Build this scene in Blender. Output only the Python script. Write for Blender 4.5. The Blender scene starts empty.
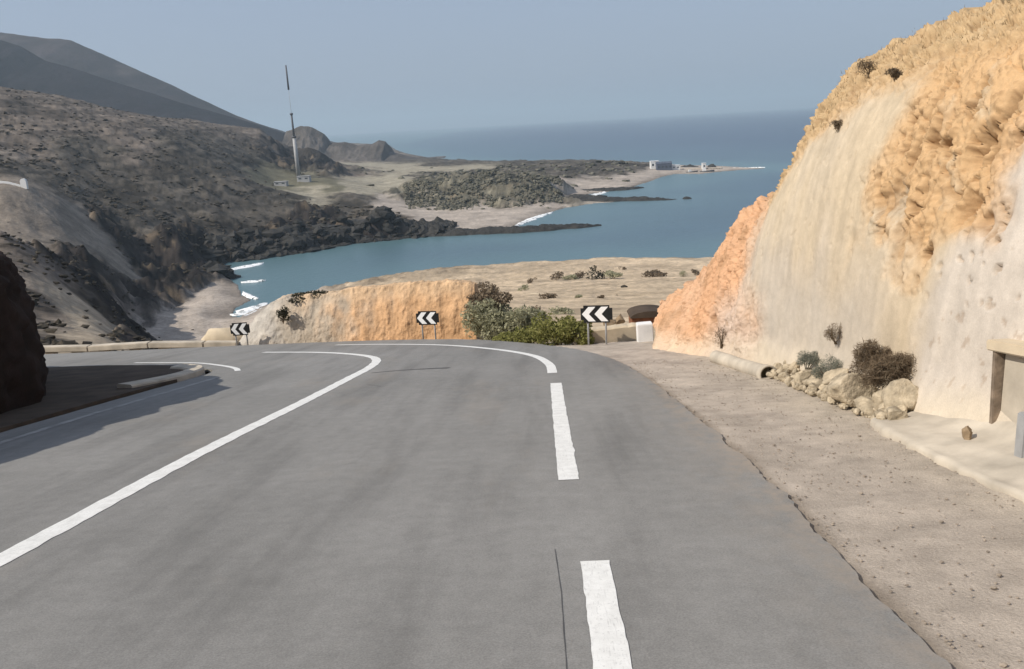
import bpy, bmesh, math, random
import numpy as np
from mathutils import Vector, Matrix

random.seed(7)
rng = np.random.default_rng(7)
R_ = math.radians
scene = bpy.context.scene
col = scene.collection

# ------------------------------------------------------------------ camera, sky, sun, exposure
W, H, F = 1024, 669, 850.0
CZ = 1.7                       # eye height over the road
SLOPE = 0.1763                 # the road falls this much per metre
PITCH, YAW, ROLL = R_(13.982), R_(-1.716), R_(3.3)
_f = np.array([math.sin(YAW)*math.cos(PITCH), math.cos(YAW)*math.cos(PITCH), -math.sin(PITCH)])
_r0 = np.array([math.cos(YAW), -math.sin(YAW), 0.0]); _u0 = np.cross(_r0, _f)
_r = _r0*math.cos(ROLL) - _u0*math.sin(ROLL)
_u = _u0*math.cos(ROLL) + _r0*math.sin(ROLL)
cam_d = bpy.data.cameras.new('camera'); cam = bpy.data.objects.new('camera', cam_d); col.objects.link(cam)
cam_d.sensor_width = 36; cam_d.lens = F/W*36; cam_d.clip_start = 0.05; cam_d.clip_end = 60000
cam.matrix_world = Matrix(((_r[0], _u[0], -_f[0], 0), (_r[1], _u[1], -_f[1], 0), (_r[2], _u[2], -_f[2], CZ), (0, 0, 0, 1)))
scene.camera = cam

SUN_EL, SUN_BACK = R_(41), R_(24)      # sun on the left, a little behind the camera
sdir = Vector((-math.cos(SUN_BACK)*math.cos(SUN_EL), -math.sin(SUN_BACK)*math.cos(SUN_EL), math.sin(SUN_EL)))
world = bpy.data.worlds.new('World'); scene.world = world; world.use_nodes = True
nt = world.node_tree; nt.nodes.clear()
wo = nt.nodes.new('ShaderNodeOutputWorld'); bg = nt.nodes.new('ShaderNodeBackground')
sky = nt.nodes.new('ShaderNodeTexSky'); sky.sky_type = 'NISHITA'; sky.sun_disc = False
sky.sun_elevation = SUN_EL; sky.sun_rotation = math.atan2(sdir.x, sdir.y)
sky.altitude = 0; sky.air_density = 1.0; sky.dust_density = 3.0; sky.ozone_density = 2.0
mixw = nt.nodes.new('ShaderNodeMix'); mixw.data_type = 'RGBA'; mixw.inputs[0].default_value = 0.72
mixw.inputs[7].default_value = (3.05, 3.62, 4.75, 1)       # even grey-blue marine veil
nt.links.new(sky.outputs[0], mixw.inputs[6]); nt.links.new(mixw.outputs[2], bg.inputs[0])
bg.inputs[1].default_value = 0.105
nt.links.new(bg.outputs[0], wo.inputs[0])
sun_d = bpy.data.lights.new('sun', 'SUN'); sun_d.energy = 4.1; sun_d.angle = R_(0.53); sun_d.color = (1, 0.93, 0.82)
sun = bpy.data.objects.new('sun', sun_d); col.objects.link(sun)
sun.rotation_euler = (-sdir).to_track_quat('-Z', 'Y').to_euler()
vs = scene.view_settings; vs.view_transform = 'Standard'; vs.look = 'None'; vs.exposure = 0.25; vs.gamma = 1
vs.use_curve_mapping = False
scene.cycles.max_bounces = 5; scene.cycles.diffuse_bounces = 3; scene.cycles.glossy_bounces = 2
scene.cycles.transparent_max_bounces = 8; scene.cycles.volume_bounces = 0
scene.cycles.use_denoising = True

# ------------------------------------------------------------------ measuring helpers
def rayd(px, py): return _f + _r*(px-W/2)/F - _u*(py-H/2)/F
def at(px, py, Y):
    d = rayd(px, py); t = Y/d[1]; return np.array([d[0]*t, Y, CZ+d[2]*t])
def lvl(px, py, z):
    d = rayd(px, py); t = (z-CZ)/d[2]; return np.array([d[0]*t, d[1]*t, z])
def rz(y): return -SLOPE*y          # road plane height

# ------------------------------------------------------------------ numpy noise
_P = rng.permutation(512).astype(np.int64); _P = np.concatenate([_P, _P, _P])
_G = rng.normal(size=(512, 3)); _G /= np.linalg.norm(_G, axis=1)[:, None]
def perlin(p):
    p = np.asarray(p, float); i = np.floor(p).astype(np.int64); f = p-i; i &= 255
    u = f*f*f*(f*(f*6-15)+10)
    def g(dx, dy, dz):
        h = _P[_P[_P[(i[:, 0]+dx) & 255]+((i[:, 1]+dy) & 255)]+((i[:, 2]+dz) & 255)]
        gg = _G[h]; return gg[:, 0]*(f[:, 0]-dx)+gg[:, 1]*(f[:, 1]-dy)+gg[:, 2]*(f[:, 2]-dz)
    def L(a, b, t): return a+(b-a)*t
    x00 = L(g(0,0,0), g(1,0,0), u[:, 0]); x10 = L(g(0,1,0), g(1,1,0), u[:, 0])
    x01 = L(g(0,0,1), g(1,0,1), u[:, 0]); x11 = L(g(0,1,1), g(1,1,1), u[:, 0])
    return L(L(x00, x10, u[:, 1]), L(x01, x11, u[:, 1]), u[:, 2])*1.5
def fbm(p, oct=4, lac=2.03, gain=.5):
    p = np.asarray(p, float); a = 1.; s = 0.
    for _ in range(oct): s = s+a*perlin(p); p = p*lac+17.3; a *= gain
    return s
def ridged(p, oct=4):
    p = np.asarray(p, float); a = 1.; s = 0.
    for _ in range(oct): s = s+a*(1-2*np.abs(perlin(p))); p = p*2.07+9.1; a *= .5
    return s
def sst(a, b, x):
    t = np.clip((x-a)/(b-a), 0, 1); return t*t*(3-2*t)

# ------------------------------------------------------------------ object helpers
def link(name, me, material=None, parent=None):
    o = bpy.data.objects.new(name, me); col.objects.link(o)
    if material: me.materials.append(material) if not len(me.materials) else None
    if parent: o.parent = parent
    return o
def tag(o, label=None, cat=None, group=None, kind=None):
    if label: o['label'] = label
    if cat: o['category'] = cat
    if group: o['group'] = group
    if kind: o['kind'] = kind
    return o
def empty(name, loc, rz_=0.0):
    o = bpy.data.objects.new(name, None); col.objects.link(o); o.location = loc; o.rotation_euler = (0, 0, rz_)
    o.empty_display_size = .1
    return o
def np_mesh(name, v, faces, smooth=True):
    """v (n,3), faces (m,k) all with k corners"""
    me = bpy.data.meshes.new(name); v = np.asarray(v, np.float32); faces = np.asarray(faces, np.int32)
    m, k = faces.shape
    me.vertices.add(len(v)); me.vertices.foreach_set('co', v.ravel())
    me.loops.add(m*k); me.loops.foreach_set('vertex_index', faces.ravel())
    me.polygons.add(m); me.polygons.foreach_set('loop_start', np.arange(0, m*k, k, dtype=np.int32))
    me.polygons.foreach_set('loop_total', np.full(m, k, np.int32))
    me.polygons.foreach_set('use_smooth', np.full(m, smooth, bool))
    me.update(); me.validate(); return me
def grid_faces(nr, nc):
    i = np.arange(nr*nc).reshape(nr, nc)
    return np.stack([i[:-1, :-1].ravel(), i[:-1, 1:].ravel(), i[1:, 1:].ravel(), i[1:, :-1].ravel()], 1)
def set_col(me, c, name='tone'):
    a = me.attributes.new(name, 'FLOAT_COLOR', 'POINT')
    c4 = np.ones((len(c), 4), np.float32); c4[:, :3] = c; a.data.foreach_set('color', c4.ravel())
def box_bm(bm, c, s, rot=None, bev=0.0):
    r = bmesh.ops.create_cube(bm, size=1); vs_ = r['verts']
    bmesh.ops.scale(bm, vec=s, verts=vs_)
    if bev:
        es = list({e for v in vs_ for e in v.link_edges})
        rr = bmesh.ops.bevel(bm, geom=es, offset=bev, segments=2, affect='EDGES'); vs_ = list({v for f in rr['faces'] for v in f.verts} | {v for v in vs_ if v.is_valid})
    if rot: bmesh.ops.rotate(bm, cent=(0, 0, 0), matrix=rot, verts=vs_)
    bmesh.ops.translate(bm, vec=c, verts=vs_)
    return vs_
def bm_obj(name, bm, m, parent=None, smooth=False):
    me = bpy.data.meshes.new(name); bm.to_mesh(me); bm.free()
    if smooth:
        for p in me.polygons: p.use_smooth = True
    return link(name, me, m, parent)
def box_obj(name, c, s, m, parent=None, rot=None, bev=0.0):
    bm = bmesh.new(); box_bm(bm, c, s, rot, bev); return bm_obj(name, bm, m, parent)
def tube_bm(bm, pts, rad, n=8):
    pts = [Vector(p) for p in pts]; rings = []
    for i, p in enumerate(pts):
        d = (pts[min(i+1, len(pts)-1)]-pts[max(i-1, 0)]).normalized()
        a = d.orthogonal().normalized(); b = d.cross(a)
        rr = rad[i] if hasattr(rad, '__len__') else rad
        rings.append([bm.verts.new(p+(a*math.cos(t)+b*math.sin(t))*rr) for t in [k*2*math.pi/n for k in range(n)]])
    for i in range(len(rings)-1):
        for k in range(n): bm.faces.new((rings[i][k], rings[i][(k+1) % n], rings[i+1][(k+1) % n], rings[i+1][k]))
    bm.faces.new(rings[0][::-1]); bm.faces.new(rings[-1])

# ------------------------------------------------------------------ materials
class NB:
    def __init__(s, name):
        s.m = bpy.data.materials.new(name); s.m.use_nodes = True; s.t = s.m.node_tree; s.t.nodes.clear()
        s.out = s.t.nodes.new('ShaderNodeOutputMaterial'); s.b = s.t.nodes.new('ShaderNodeBsdfPrincipled')
        s.t.links.new(s.b.outputs[0], s.out.inputs[0]); s.co = s.t.nodes.new('ShaderNodeTexCoord').outputs['Object']
    def n(s, ty, **kw):
        x = s.t.nodes.new(ty)
        for k, v in kw.items(): setattr(x, k, v)
        return x
    def l(s, a, b): s.t.links.new(a, b)
    def mapv(s, scale, vec=None):
        m = s.n('ShaderNodeMapping'); m.inputs['Scale'].default_value = scale; s.l(vec or s.co, m.inputs[0]); return m.outputs[0]
    def noise(s, scale, detail=4, rough=.55, vec=None, dist=0.0):
        x = s.n('ShaderNodeTexNoise'); x.inputs['Scale'].default_value = scale; x.inputs['Detail'].default_value = detail
        x.inputs['Roughness'].default_value = rough; x.inputs['Distortion'].default_value = dist
        s.l(vec or s.co, x.inputs['Vector']); return x.outputs['Fac']
    def ramp(s, fac, stops):
        x = s.n('ShaderNodeValToRGB'); e = x.color_ramp.elements
        while len(e) > 1: e.remove(e[-1])
        for i, (p, c) in enumerate(stops):
            q = e[0] if i == 0 else e.new(p)
            q.position = p; q.color = (*c, 1) if hasattr(c, '__len__') else (c, c, c, 1)
        s.l(fac, x.inputs[0]); return x.outputs[0]
    def mix(s, fac, a, b, mode='MIX'):
        x = s.n('ShaderNodeMix', data_type='RGBA', blend_type=mode)
        for sock, v in ((0, fac), (6, a), (7, b)):
            if hasattr(v, 'links') or hasattr(v, 'is_output'): s.l(v, x.inputs[sock])
            elif sock == 0: x.inputs[0].default_value = v
            else: x.inputs[sock].default_value = (*v, 1) if hasattr(v, '__len__') else (v, v, v, 1)
        return x.outputs[2]
    def attr(s, name='tone'):
        x = s.n('ShaderNodeAttribute'); x.attribute_name = name; return x.outputs['Color']
    def bump(s, hgt, strength=.5, dist=.02, prev=None):
        x = s.n('ShaderNodeBump'); x.inputs['Strength'].default_value = strength; x.inputs['Distance'].default_value = dist
        s.l(hgt, x.inputs['Height'])
        if prev: s.l(prev, x.inputs['Normal'])
        s.l(x.outputs[0], s.b.inputs['Normal']); return x.outputs[0]
    def fin(s, colr, rough=.9, spec=.2):
        if hasattr(colr, 'is_output'): s.l(colr, s.b.inputs['Base Color'])
        else: s.b.inputs['Base Color'].default_value = (*colr, 1)
        s.b.inputs['Roughness'].default_value = rough; s.b.inputs['Specular IOR Level'].default_value = spec
        return s.m

def m_plain(name, c, var=.25, scale=6., rough=.85, bump=.2, bscale=40., bdist=.01, spec=.2):
    b = NB(name); f = b.noise(scale, 5)
    c0 = tuple(x*(1-var) for x in c); c1 = tuple(min(1, x*(1+var)) for x in c)
    k = b.ramp(f, [(.3, c0), (.7, c1)])
    if bump: b.bump(b.noise(bscale, 4), bump, bdist)
    return b.fin(k, rough, spec)

def m_asphalt():
    b = NB('asphalt')
    big = b.noise(.35, 4, .6); streak = b.noise(1.0, 4, .6, b.mapv((2.2, .12, 1)))
    fine = b.noise(95, 4, .75); mid = b.noise(7, 4, .6)
    c = b.ramp(big, [(.3, (.190, .184, .173)), (.7, (.236, .228, .216))])
    c = b.mix(.55, c, b.ramp(streak, [(.30, .60), (.5, 1.), (.7, 1.14)]), 'MULTIPLY')
    c = b.mix(.5, c, b.ramp(mid, [(.3, .82), (.7, 1.15)]), 'MULTIPLY')
    c = b.mix(.7, c, b.ramp(fine, [(.3, .62), (.5, 1.), (.72, 1.4)]), 'MULTIPLY')
    dust = b.noise(.6, 5, .65, b.mapv((1.3, .5, 1)))
    c = b.mix(b.ramp(dust, [(.56, 0.), (.75, .4)]), c, (.27, .235, .195))
    sx = b.n('ShaderNodeSeparateXYZ'); b.l(b.co, sx.inputs[0]); mr = b.n('ShaderNodeMapRange'); b.l(sx.outputs[0], mr.inputs[0]); mr.inputs[1].default_value = .95; mr.inputs[2].default_value = 1.75
    drift = b.ramp(b.noise(5, 6, .7, b.mapv((1, .55, 1))), [(.38, 0.), (.62, 1.)]); drift = b.mix(1., drift, b.ramp(mr.outputs[0], [(0., 0.), (.55, .18), (1., .95)]), 'MULTIPLY')
    c = b.mix(drift, c, (.30, .25, .20))
    vor = b.n('ShaderNodeTexVoronoi', feature='DISTANCE_TO_EDGE'); vor.inputs['Scale'].default_value = .55
    wv = b.n('ShaderNodeMix', data_type='VECTOR'); wv.inputs[0].default_value = .16
    nz = b.n('ShaderNodeTexNoise'); nz.inputs['Scale'].default_value = 2.2; nz.inputs['Detail'].default_value = 5; b.l(b.co, nz.inputs[0])
    b.l(b.co, wv.inputs[4]); b.l(nz.outputs['Color'], wv.inputs[5]); b.l(wv.outputs[1], vor.inputs['Vector'])
    crk = b.ramp(vor.outputs['Distance'], [(0.0, 1.), (.006, .6), (.012, 0.)])
    gate = b.ramp(b.noise(.5, 3), [(.64, 0.), (.72, .5)])
    c = b.mix(b.mix(1., crk, gate, 'MULTIPLY'), c, (.06, .055, .05))
    n1 = b.bump(fine, .45, .004); 
    return b.fin(c, .82, .3)
def m_paint():
    b = NB('road_paint'); w = b.noise(9, 6, .7); w2 = b.noise(60, 4, .7); w3 = b.noise(30, 2, .5, b.mapv((4, .3, 1)))
    c = b.ramp(w, [(.3, (.62, .61, .58)), (.6, (.76, .75, .72))])
    m = b.mix(.5, b.ramp(w2, [(.58, 0.), (.72, .55)]), b.ramp(w3, [(.58, 0.), (.75, .6)]), 'ADD')
    c = b.mix(m, c, (.24, .23, .22)); b.bump(w2, .2, .003); return b.fin(c, .6, .35)
def m_attr(name, fs=3., bs=8., bdist=.1, var=.35, rough=.95, fs2=None, bstr=.6):
    b = NB(name); c = b.attr(); f = b.noise(fs, 6, .65)
    c = b.mix(.9, c, b.ramp(f, [(.25, 1-var), (.5, 1.), (.75, 1+var)]), 'MULTIPLY')
    if fs2: c = b.mix(.7, c, b.ramp(b.noise(fs2, 4, .7), [(.3, 1-var), (.7, 1+var)]), 'MULTIPLY')
    b.bump(b.noise(bs, 6, .7), bstr, bdist); return b.fin(c, rough, .1)
def m_sea():
    b = NB('sea_water'); far = b.noise(.006, 4, .6); near = b.noise(.05, 4, .6, b.mapv((1, 2.2, 1)))
    c = b.ramp(far, [(.3, (.034, .066, .108)), (.7, (.044, .080, .128))])
    c = b.mix(.6, c, b.ramp(near, [(.3, .75), (.7, 1.25)]), 'MULTIPLY')
    # turquoise over the pale sand of the shallows: a colour of the water body, by world position along the near shore
    c = b.mix(b.attr('shallow'), c, (.092, .168, .188))
    n1 = b.bump(b.noise(.35, 6, .65, b.mapv((1, 1.8, 1))), .55, .6)
    b.bump(b.noise(1.6, 4, .6), .35, .12, n1)
    return b.fin(c, .30, .5)
def m_leaf(name, c0, c1, c2):
    b = NB(name); i = b.n('ShaderNodeObjectInfo'); f = b.noise(7, 3, .6)
    g = b.n('ShaderNodeNewGeometry')
    k = b.ramp(g.outputs['Random Per Island'], [(0., c0), (.5, c1), (1., c2)])
    k = b.mix(.6, k, b.ramp(f, [(.3, .7), (.7, 1.25)]), 'MULTIPLY')
    m = b.fin(k, .75, .15)
    tr = b.n('ShaderNodeBsdfTranslucent'); b.l(k, tr.inputs[0]); ms = b.n('ShaderNodeMixShader'); ms.inputs[0].default_value = .4
    b.l(b.b.outputs[0], ms.inputs[1]); b.l(tr.outputs[0], ms.inputs[2]); b.l(ms.outputs[0], b.out.inputs[0])
    return m

M = {}
M['shaded_wornpaint'] = m_plain('shaded_worn_road_paint', (.30, .29, .275), .3, 5., .7, .2, 60., .003); M['asphalt'] = m_asphalt(); M['paint'] = m_paint(); M['sea'] = m_sea()  # worn paint of the left edge line also greyed to paint its shadow
M['terrain'] = m_attr('terrain_earth', .12, .5, .5, .35, fs2=1.3)
M['dirt'] = m_attr('shoulder_dirt', 4., 45., .02, .26, fs2=70., bstr=.8)
M['cliff'] = m_attr('cliff_earth', 3., 30., .012, .12, fs2=60., bstr=.4)
M['bank'] = m_attr('bank_earth', 3., 18., .04, .25, fs2=40.)
M['mountain'] = m_attr('mountain_rock', .012, .03, 6., .35, fs2=.06)
M['reef'] = m_plain('reef_rock', (.035, .033, .030), .4, .4, .8, .6, 1.2, .4)
M['boulder'] = m_plain('pale_rock', (.38, .315, .225), .45, 8., .9, .8, 24., .03)
M['brownrock'] = m_plain('brown_rock', (.26, .19, .12), .35, 5., .9, .5, 30., .02)
M['concrete'] = m_plain('pale_concrete', (.45, .395, .32), .24, 2.2, .85, .3, 50., .008)
M['cream'] = m_plain('cream_plaster', (.52, .43, .31), .16, 2.5, .85, .3, 30., .01)
M['white'] = m_plain('white_paint', (.72, .71, .69), .1, 3., .6, .1, 20., .005)
M['signwhite'] = m_plain('sign_white', (.86, .86, .85), .04, 3., .5, .05, 20., .003)
M['black'] = m_plain('black_paint', (.018, .018, .018), .3, 6., .5, .05, 20., .003)
M['steel'] = m_plain('galvanised_steel', (.30, .30, .30), .15, 8., .45, .05, 30., .003, .5)
M['rust'] = m_plain('rusty_iron', (.20, .085, .045), .4, 6., .8, .4, 30., .01)
M['wood'] = m_plain('weathered_wood', (.20, .155, .115), .35, 12., .85, .4, 60., .01)
M['darkhole'] = m_plain('pipe_inside', (.09, .075, .045), .3, 8., .9, .2)
M['leaf_green'] = m_leaf('olive_leaves', (.15, .155, .04), (.23, .225, .07), (.33, .31, .12))
M['leaf_grey'] = m_leaf('grey_green_leaves', (.27, .265, .165), (.37, .355, .225), (.46, .44, .30))
M['leaf_brown'] = m_leaf('dry_brown_twigs', (.12, .088, .058), (.20, .15, .10), (.29, .23, .16))
M['leaf_teal'] = m_leaf('silver_grey_leaves', (.13, .145, .115), (.21, .22, .18), (.31, .31, .25))
M['leaf_dark'] = m_leaf('dark_scrub_leaves', (.028, .028, .018), (.050, .048, .030), (.085, .078, .05))
M['drygrass'] = m_leaf('dry_grass_blades', (.17, .115, .055), (.28, .195, .095), (.38, .28, .15))
M['scrub_pale'] = m_leaf('terrace_scrub_leaves', (.11, .105, .08), (.18, .172, .13), (.26, .24, .19))
M['scrub'] = m_leaf('hill_scrub_leaves', (.050, .042, .031), (.085, .071, .053), (.14, .118, .09))
M['twig'] = m_plain('twig_bark', (.13, .095, .06), .3, 20., .9, .3)
M['pole_grey'] = m_plain('mast_grey', (.36, .36, .36), .1, 1., .6, 0)
M['pole_dark'] = m_plain('mast_dark', (.10, .10, .11), .1, 1., .6, 0)
def m_foam():
    b = NB('sea_foam'); m = b.fin((.84, .85, .85), .7, .2); tr = b.n('ShaderNodeBsdfTransparent'); ms = b.n('ShaderNodeMixShader')
    f = b.ramp(b.noise(.7, 6, .7), [(.36, 0.), (.50, 1.)]); b.l(f, ms.inputs[0]); b.l(tr.outputs[0], ms.inputs[1]); b.l(b.b.outputs[0], ms.inputs[2]); b.l(ms.outputs[0], b.out.inputs[0]); return m
M['foam'] = m_foam()
M['wall_blue'] = m_plain('blue_grey_wall', (.09, .105, .14), .15, .3, .8, 0)
M['wall_white'] = m_plain('white_wall', (.66, .66, .65), .06, .3, .8, 0)
M['window'] = m_plain('dark_window', (.04, .05, .06), .2, 1., .3, 0, spec=.5)
M['shade_earth_roof'] = m_plain('shade_earth_and_roof', (.075, .055, .040), .3, 2., .95, .5, 25., .02)  # verge earth darkened to paint a deeper shadow; plain brown for the hut roof
M['gravel'] = m_plain('shoulder_gravel', (.27, .225, .18), .45, 3., .9, .3)
M['seam_streak'] = m_plain('dark_seam_streak', (.085, .082, .078), .25, 6., .6, .3, 90., .004)

# ------------------------------------------------------------------ sea
SEA = -35.0
def hidden_none(): pass

# coast outline at sea level: pixels measured on the flat sea, turned into map positions
coast_px = [(1250,242),(1000,250),(850,257),(760,261),(705,264),(660,266),(610,268),(560,271),(520,274),(470,277),(430,281),(380,287),(330,295),(290,301),
 (268,304),(256,308),(240,317),(231,317),(236,308),(252,300),(242,295),(238,285),(228,278),(216,270),(214,265),(228,262),(262,258),(300,253),(330,247),(355,243),(385,240),(420,237),
 (455,233),(500,230),(516,227),(530,220),(545,214),(565,208),(590,204),(615,202),(580,199),(568,196),(600,193),(630,188),(648,182),(662,177),(675,174),
 (700,174),(718,172),(740,170),(768,168.5),(740,167),(712,165.5),(690,165.5),(660,165),(640,165),(600,164.5),(560,164),(500,163),(460,161),(430,158),(405,153),(385,147)]
coast = [lvl(x, y, SEA)[:2] for x, y in coast_px]
coast += [np.array(p) for p in ((-330., 1900.), (-600., 9000.), (-9000., 9000.), (-9000., -9000.), (9000., -9000.), (9000., 0.), (700., 205.))]
coast = np.array(coast)           # closed outline of the LAND
def coast_sd(xy):
    """signed distance to the coast line: positive on land"""
    x, y = xy[:, 0], xy[:, 1]; inside = np.zeros(len(x), bool); d2 = np.full(len(x), 1e18)
    n = len(coast)
    for i in range(n):
        ax, ay = coast[i]; bx, by = coast[(i+1) % n]
        dx, dy = bx-ax, by-ay
        t = np.clip(((x-ax)*dx+(y-ay)*dy)/(dx*dx+dy*dy+1e-9), 0, 1)
        d2 = np.minimum(d2, (x-ax-t*dx)**2+(y-ay-t*dy)**2)
        cr = (ay > y) != (by > y)
        with np.errstate(divide='ignore', invalid='ignore'):
            xi = ax+(y-ay)/(by-ay if by != ay else 1e-9)*dx
        inside ^= cr & (x < xi)
    return np.where(inside, 1, -1)*np.sqrt(d2)

def make_sea():
    Y = np.concatenate([np.geomspace(120, 1200, 180), np.geomspace(1250, 16000, 30)]); a = np.linspace(-1.3, 1.3, 240)
    YY, A = np.meshgrid(Y, a, indexing='ij'); X = (A*YY).ravel(); Yf = YY.ravel()
    sd = coast_sd(np.stack([X, Yf], 1))
    v = np.stack([X, Yf, np.full(len(X), SEA)], 1)
    me = np_mesh('sea', v, grid_faces(len(Y), len(a)))
    wob = fbm(np.stack([X*.02, Yf*.02, np.zeros(len(X))], 1), 3)
    sh = sst(-75, -4, sd+wob*14)*.5+sst(-420, -30, sd+wob*30)*.42
    set_col(me, np.repeat(sh[:, None], 3, 1), 'shallow')
    o = link('sea', me, M['sea']); tag(o, kind='structure'); return o
sea = make_sea()

# ------------------------------------------------------------------ terrain beyond the road
C = []   # (px, py, Y, tag)
def c(px, py, Y, t): C.append((px, py, Y, t))
def cz(px, py, z, t): p = lvl(px, py, z); C.append((px, py, p[1], t))
# sand slope below the bend
for x in (560, 600, 650, 720, 820, 960, 1150):
    for y, Y in ((336, 24), (319, 33), (303, 55), (288, 100), (276, 160)):
        c(x, y-(x-600)*.03, Y, 'sand')
for y, Y in ((335, 27), (318, 36), (302, 58), (290, 105), (281, 165)): c(500, y, Y, 'sand')
for y, Y in ((336, 30), (322, 38), (308, 60), (299, 110), (292, 160)): c(400, y, Y, 'sand')
for y, Y in ((348, 31), (336, 45), (326, 80), (315, 130)): c(310, y, Y, 'sand')
for y, Y in ((360, 32), (358, 50), (352, 90)): c(240, y, Y, 'sand')
cz(225, 340, -33.8, 'beach'); cz(190, 330, -33.7, 'beach'); cz(160, 326, -33.5, 'beach'); cz(205, 332, -33.9, 'beach'); cz(222, 326, -34.2, 'beach'); cz(187, 319, -33.6, 'beach'); cz(214, 312, -34, 'beach'); cz(140, 331, -33.3, 'beach'); cz(210, 322, -33.9, 'beach'); cz(180, 335, -33.4, 'beach'); cz(200, 312, -33.3, 'beach'); cz(150, 333, -33.2, 'beach'); cz(135, 325, -33, 'beach'); cz(165, 318, -33.3, 'beach'); cz(222, 290, -33.3, 'beach'); cz(215, 300, -33.3, 'beach')
c(170, 372, 40, 'scrub'); c(170, 366, 80, 'scrub'); c(180, 356, 115, 'scrub')
# left: gully, brown spur, sand slope, scrub hill
c(20, 352, 32, 'brown'); c(100, 352, 33, 'brown'); c(-80, 350, 32, 'brown'); c(-250, 330, 34, 'brown')
c(40, 345, 48, 'brown'); c(100, 338, 60, 'sandpath'); c(90, 322, 78, 'sandpath'); c(75, 312, 86, 'sandpath'); c(130, 346, 80, 'rock'); c(140, 345, 105, 'rock')
c(40, 318, 74, 'brown'); c(-60, 300, 70, 'brown'); c(-250, 260, 65, 'brown')
c(0, 232, 104, 'brown'); c(30, 248, 106, 'brown'); c(60, 272, 102, 'brown'); c(100, 294, 110, 'rock'); c(118, 316, 118, 'rock'); c(150, 350, 112, 'rock'); c(-100, 258, 105, 'brown'); c(-300, 262, 105, 'brown')
c(60, 262, 112, 'rock'); c(100, 280, 120, 'rock')
c(0, 222, 182, 'slope'); c(40, 232, 184, 'slope'); c(0, 266, 138, 'brown'); c(40, 270, 145, 'brown'); c(-100, 270, 140, 'brown'); c(-300, 270, 140, 'brown'); c(75, 280, 150, 'rock'); c(80, 250, 186, 'slope'); c(118, 260, 205, 'slope'); c(85, 262, 165, 'rock'); c(120, 285, 178, 'rock'); c(150, 308, 178, 'rock')
c(0, 192, 200, 'slope'); c(25, 186, 215, 'slope'); c(60, 203, 220, 'slope'); c(92, 230, 222, 'slope'); c(-100, 214, 190, 'slope'); c(-300, 232, 190, 'slope')
c(115, 238, 230, 'rock'); c(140, 266, 222, 'rock'); c(168, 302, 192, 'rock'); c(160, 250, 236, 'rock'); c(165, 265, 230, 'rock'); c(195, 283, 217, 'rock'); c(180, 245, 246, 'rock'); c(203, 262, 252, 'rock')
c(0, 170, 250, 'scrub'); c(60, 188, 256, 'scrub'); c(110, 205, 262, 'scrub'); c(150, 220, 264, 'scrub'); c(-150, 150, 250, 'scrub')
c(0, 140, 320, 'brown'); c(100, 168, 320, 'scrub'); c(160, 195, 300, 'scrub'); c(215, 222, 285, 'scrub'); c(235, 243, 272, 'rock'); c(290, 232, 288, 'rock'); c(262, 222, 305, 'scrub'); c(325, 226, 312, 'rock'); c(262, 246, 275, 'rock'); c(310, 242, 292, 'rock')
c(-150, 80, 320, 'brown'); c(0, 102, 380, 'brown'); c(60, 112, 390, 'brown'); c(120, 128, 390, 'brown'); c(180, 150, 380, 'scrub'); c(240, 180, 370, 'scrub'); c(300, 202, 350, 'scrub'); c(350, 214, 340, 'scrub')
c(0, 88, 470, 'brown'); c(60, 96, 490, 'brown'); c(120, 112, 520, 'brown'); c(200, 122, 540, 'brown'); c(260, 128, 600, 'brown'); c(230, 152, 470, 'scrub'); c(-150, 60, 460, 'brown')
c(300, 182, 440, 'grass'); c(330, 183, 430, 'grass'); c(275, 186, 430, 'grass'); c(330, 168, 560, 'rock'); c(290, 165, 560, 'rock')
c(360, 200, 375, 'scrub'); c(355, 190, 410, 'field'); c(310, 195, 395, 'field')
cz(395, 222, -31.0, 'brown'); cz(380, 234, -31.5, 'rock'); cz(440, 220, -33.5, 'beach'); cz(470, 215, -33.4, 'beach'); cz(500, 216, -33.9, 'beach'); cz(535, 208, -33.6, 'beach'); cz(430, 210, -32.8, 'beach'); cz(480, 209, -33.2, 'beach'); cz(400, 205, -31.0, 'beach')
# scrub-covered terrace with its low cliff
for x, yb, yt in ((415, 203, 188), (450, 204, 186), (490, 203, 185), (530, 201, 183), (552, 196, 182)):
    b = lvl(x, yb, -33.0); c(x, yb, b[1], 'terrace'); c(x, yt, b[1]+14, 'terrace'); 
cz(420, 178, -27.2, 'scrub'); cz(480, 173, -27.6, 'scrub'); cz(540, 172, -28, 'scrub'); cz(480, 168, -27.5, 'field'); cz(420, 169, -27.5, 'field')
cz(380, 184, -27.5, 'field'); cz(365, 180, -27, 'field'); cz(400, 178, -26.5, 'field'); cz(350, 176, -26, 'brown'); cz(400, 166, -29, 'field'); cz(345, 166, -29, 'field')
cz(440, 164, -29, 'scrub'); cz(520, 166, -29, 'scrub'); cz(570, 167, -29, 'scrub'); cz(420, 160, -32, 'scrub'); cz(500, 160, -36, 'scrub'); cz(380, 158, -31, 'brown'); cz(400, 150, -34, 'brown'); cz(450, 150, -38, 'brown'); cz(600, 150, -38, 'brown'); cz(575, 175, -30, 'scrub'); cz(610, 168, -30, 'scrub'); cz(640, 168, -32, 'scrub')
cz(575, 186, -33.3, 'beach'); cz(610, 184, -33.6, 'beach'); cz(640, 178, -33.6, 'beach'); cz(660, 171, -33.5, 'beach'); cz(700, 169, -34, 'beach'); cz(575, 192, -33.8, 'beach')
c(330, 160, 900, 'brown'); c(290, 152, 800, 'brown'); c(0, 110, 700, 'brown'); c(150, 138, 800, 'brown'); c(-150, 70, 700, 'brown'); c(0, 110, 1500, 'brown'); c(200, 145, 1500, 'brown'); c(350, 148, 1500, 'brown')
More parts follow.
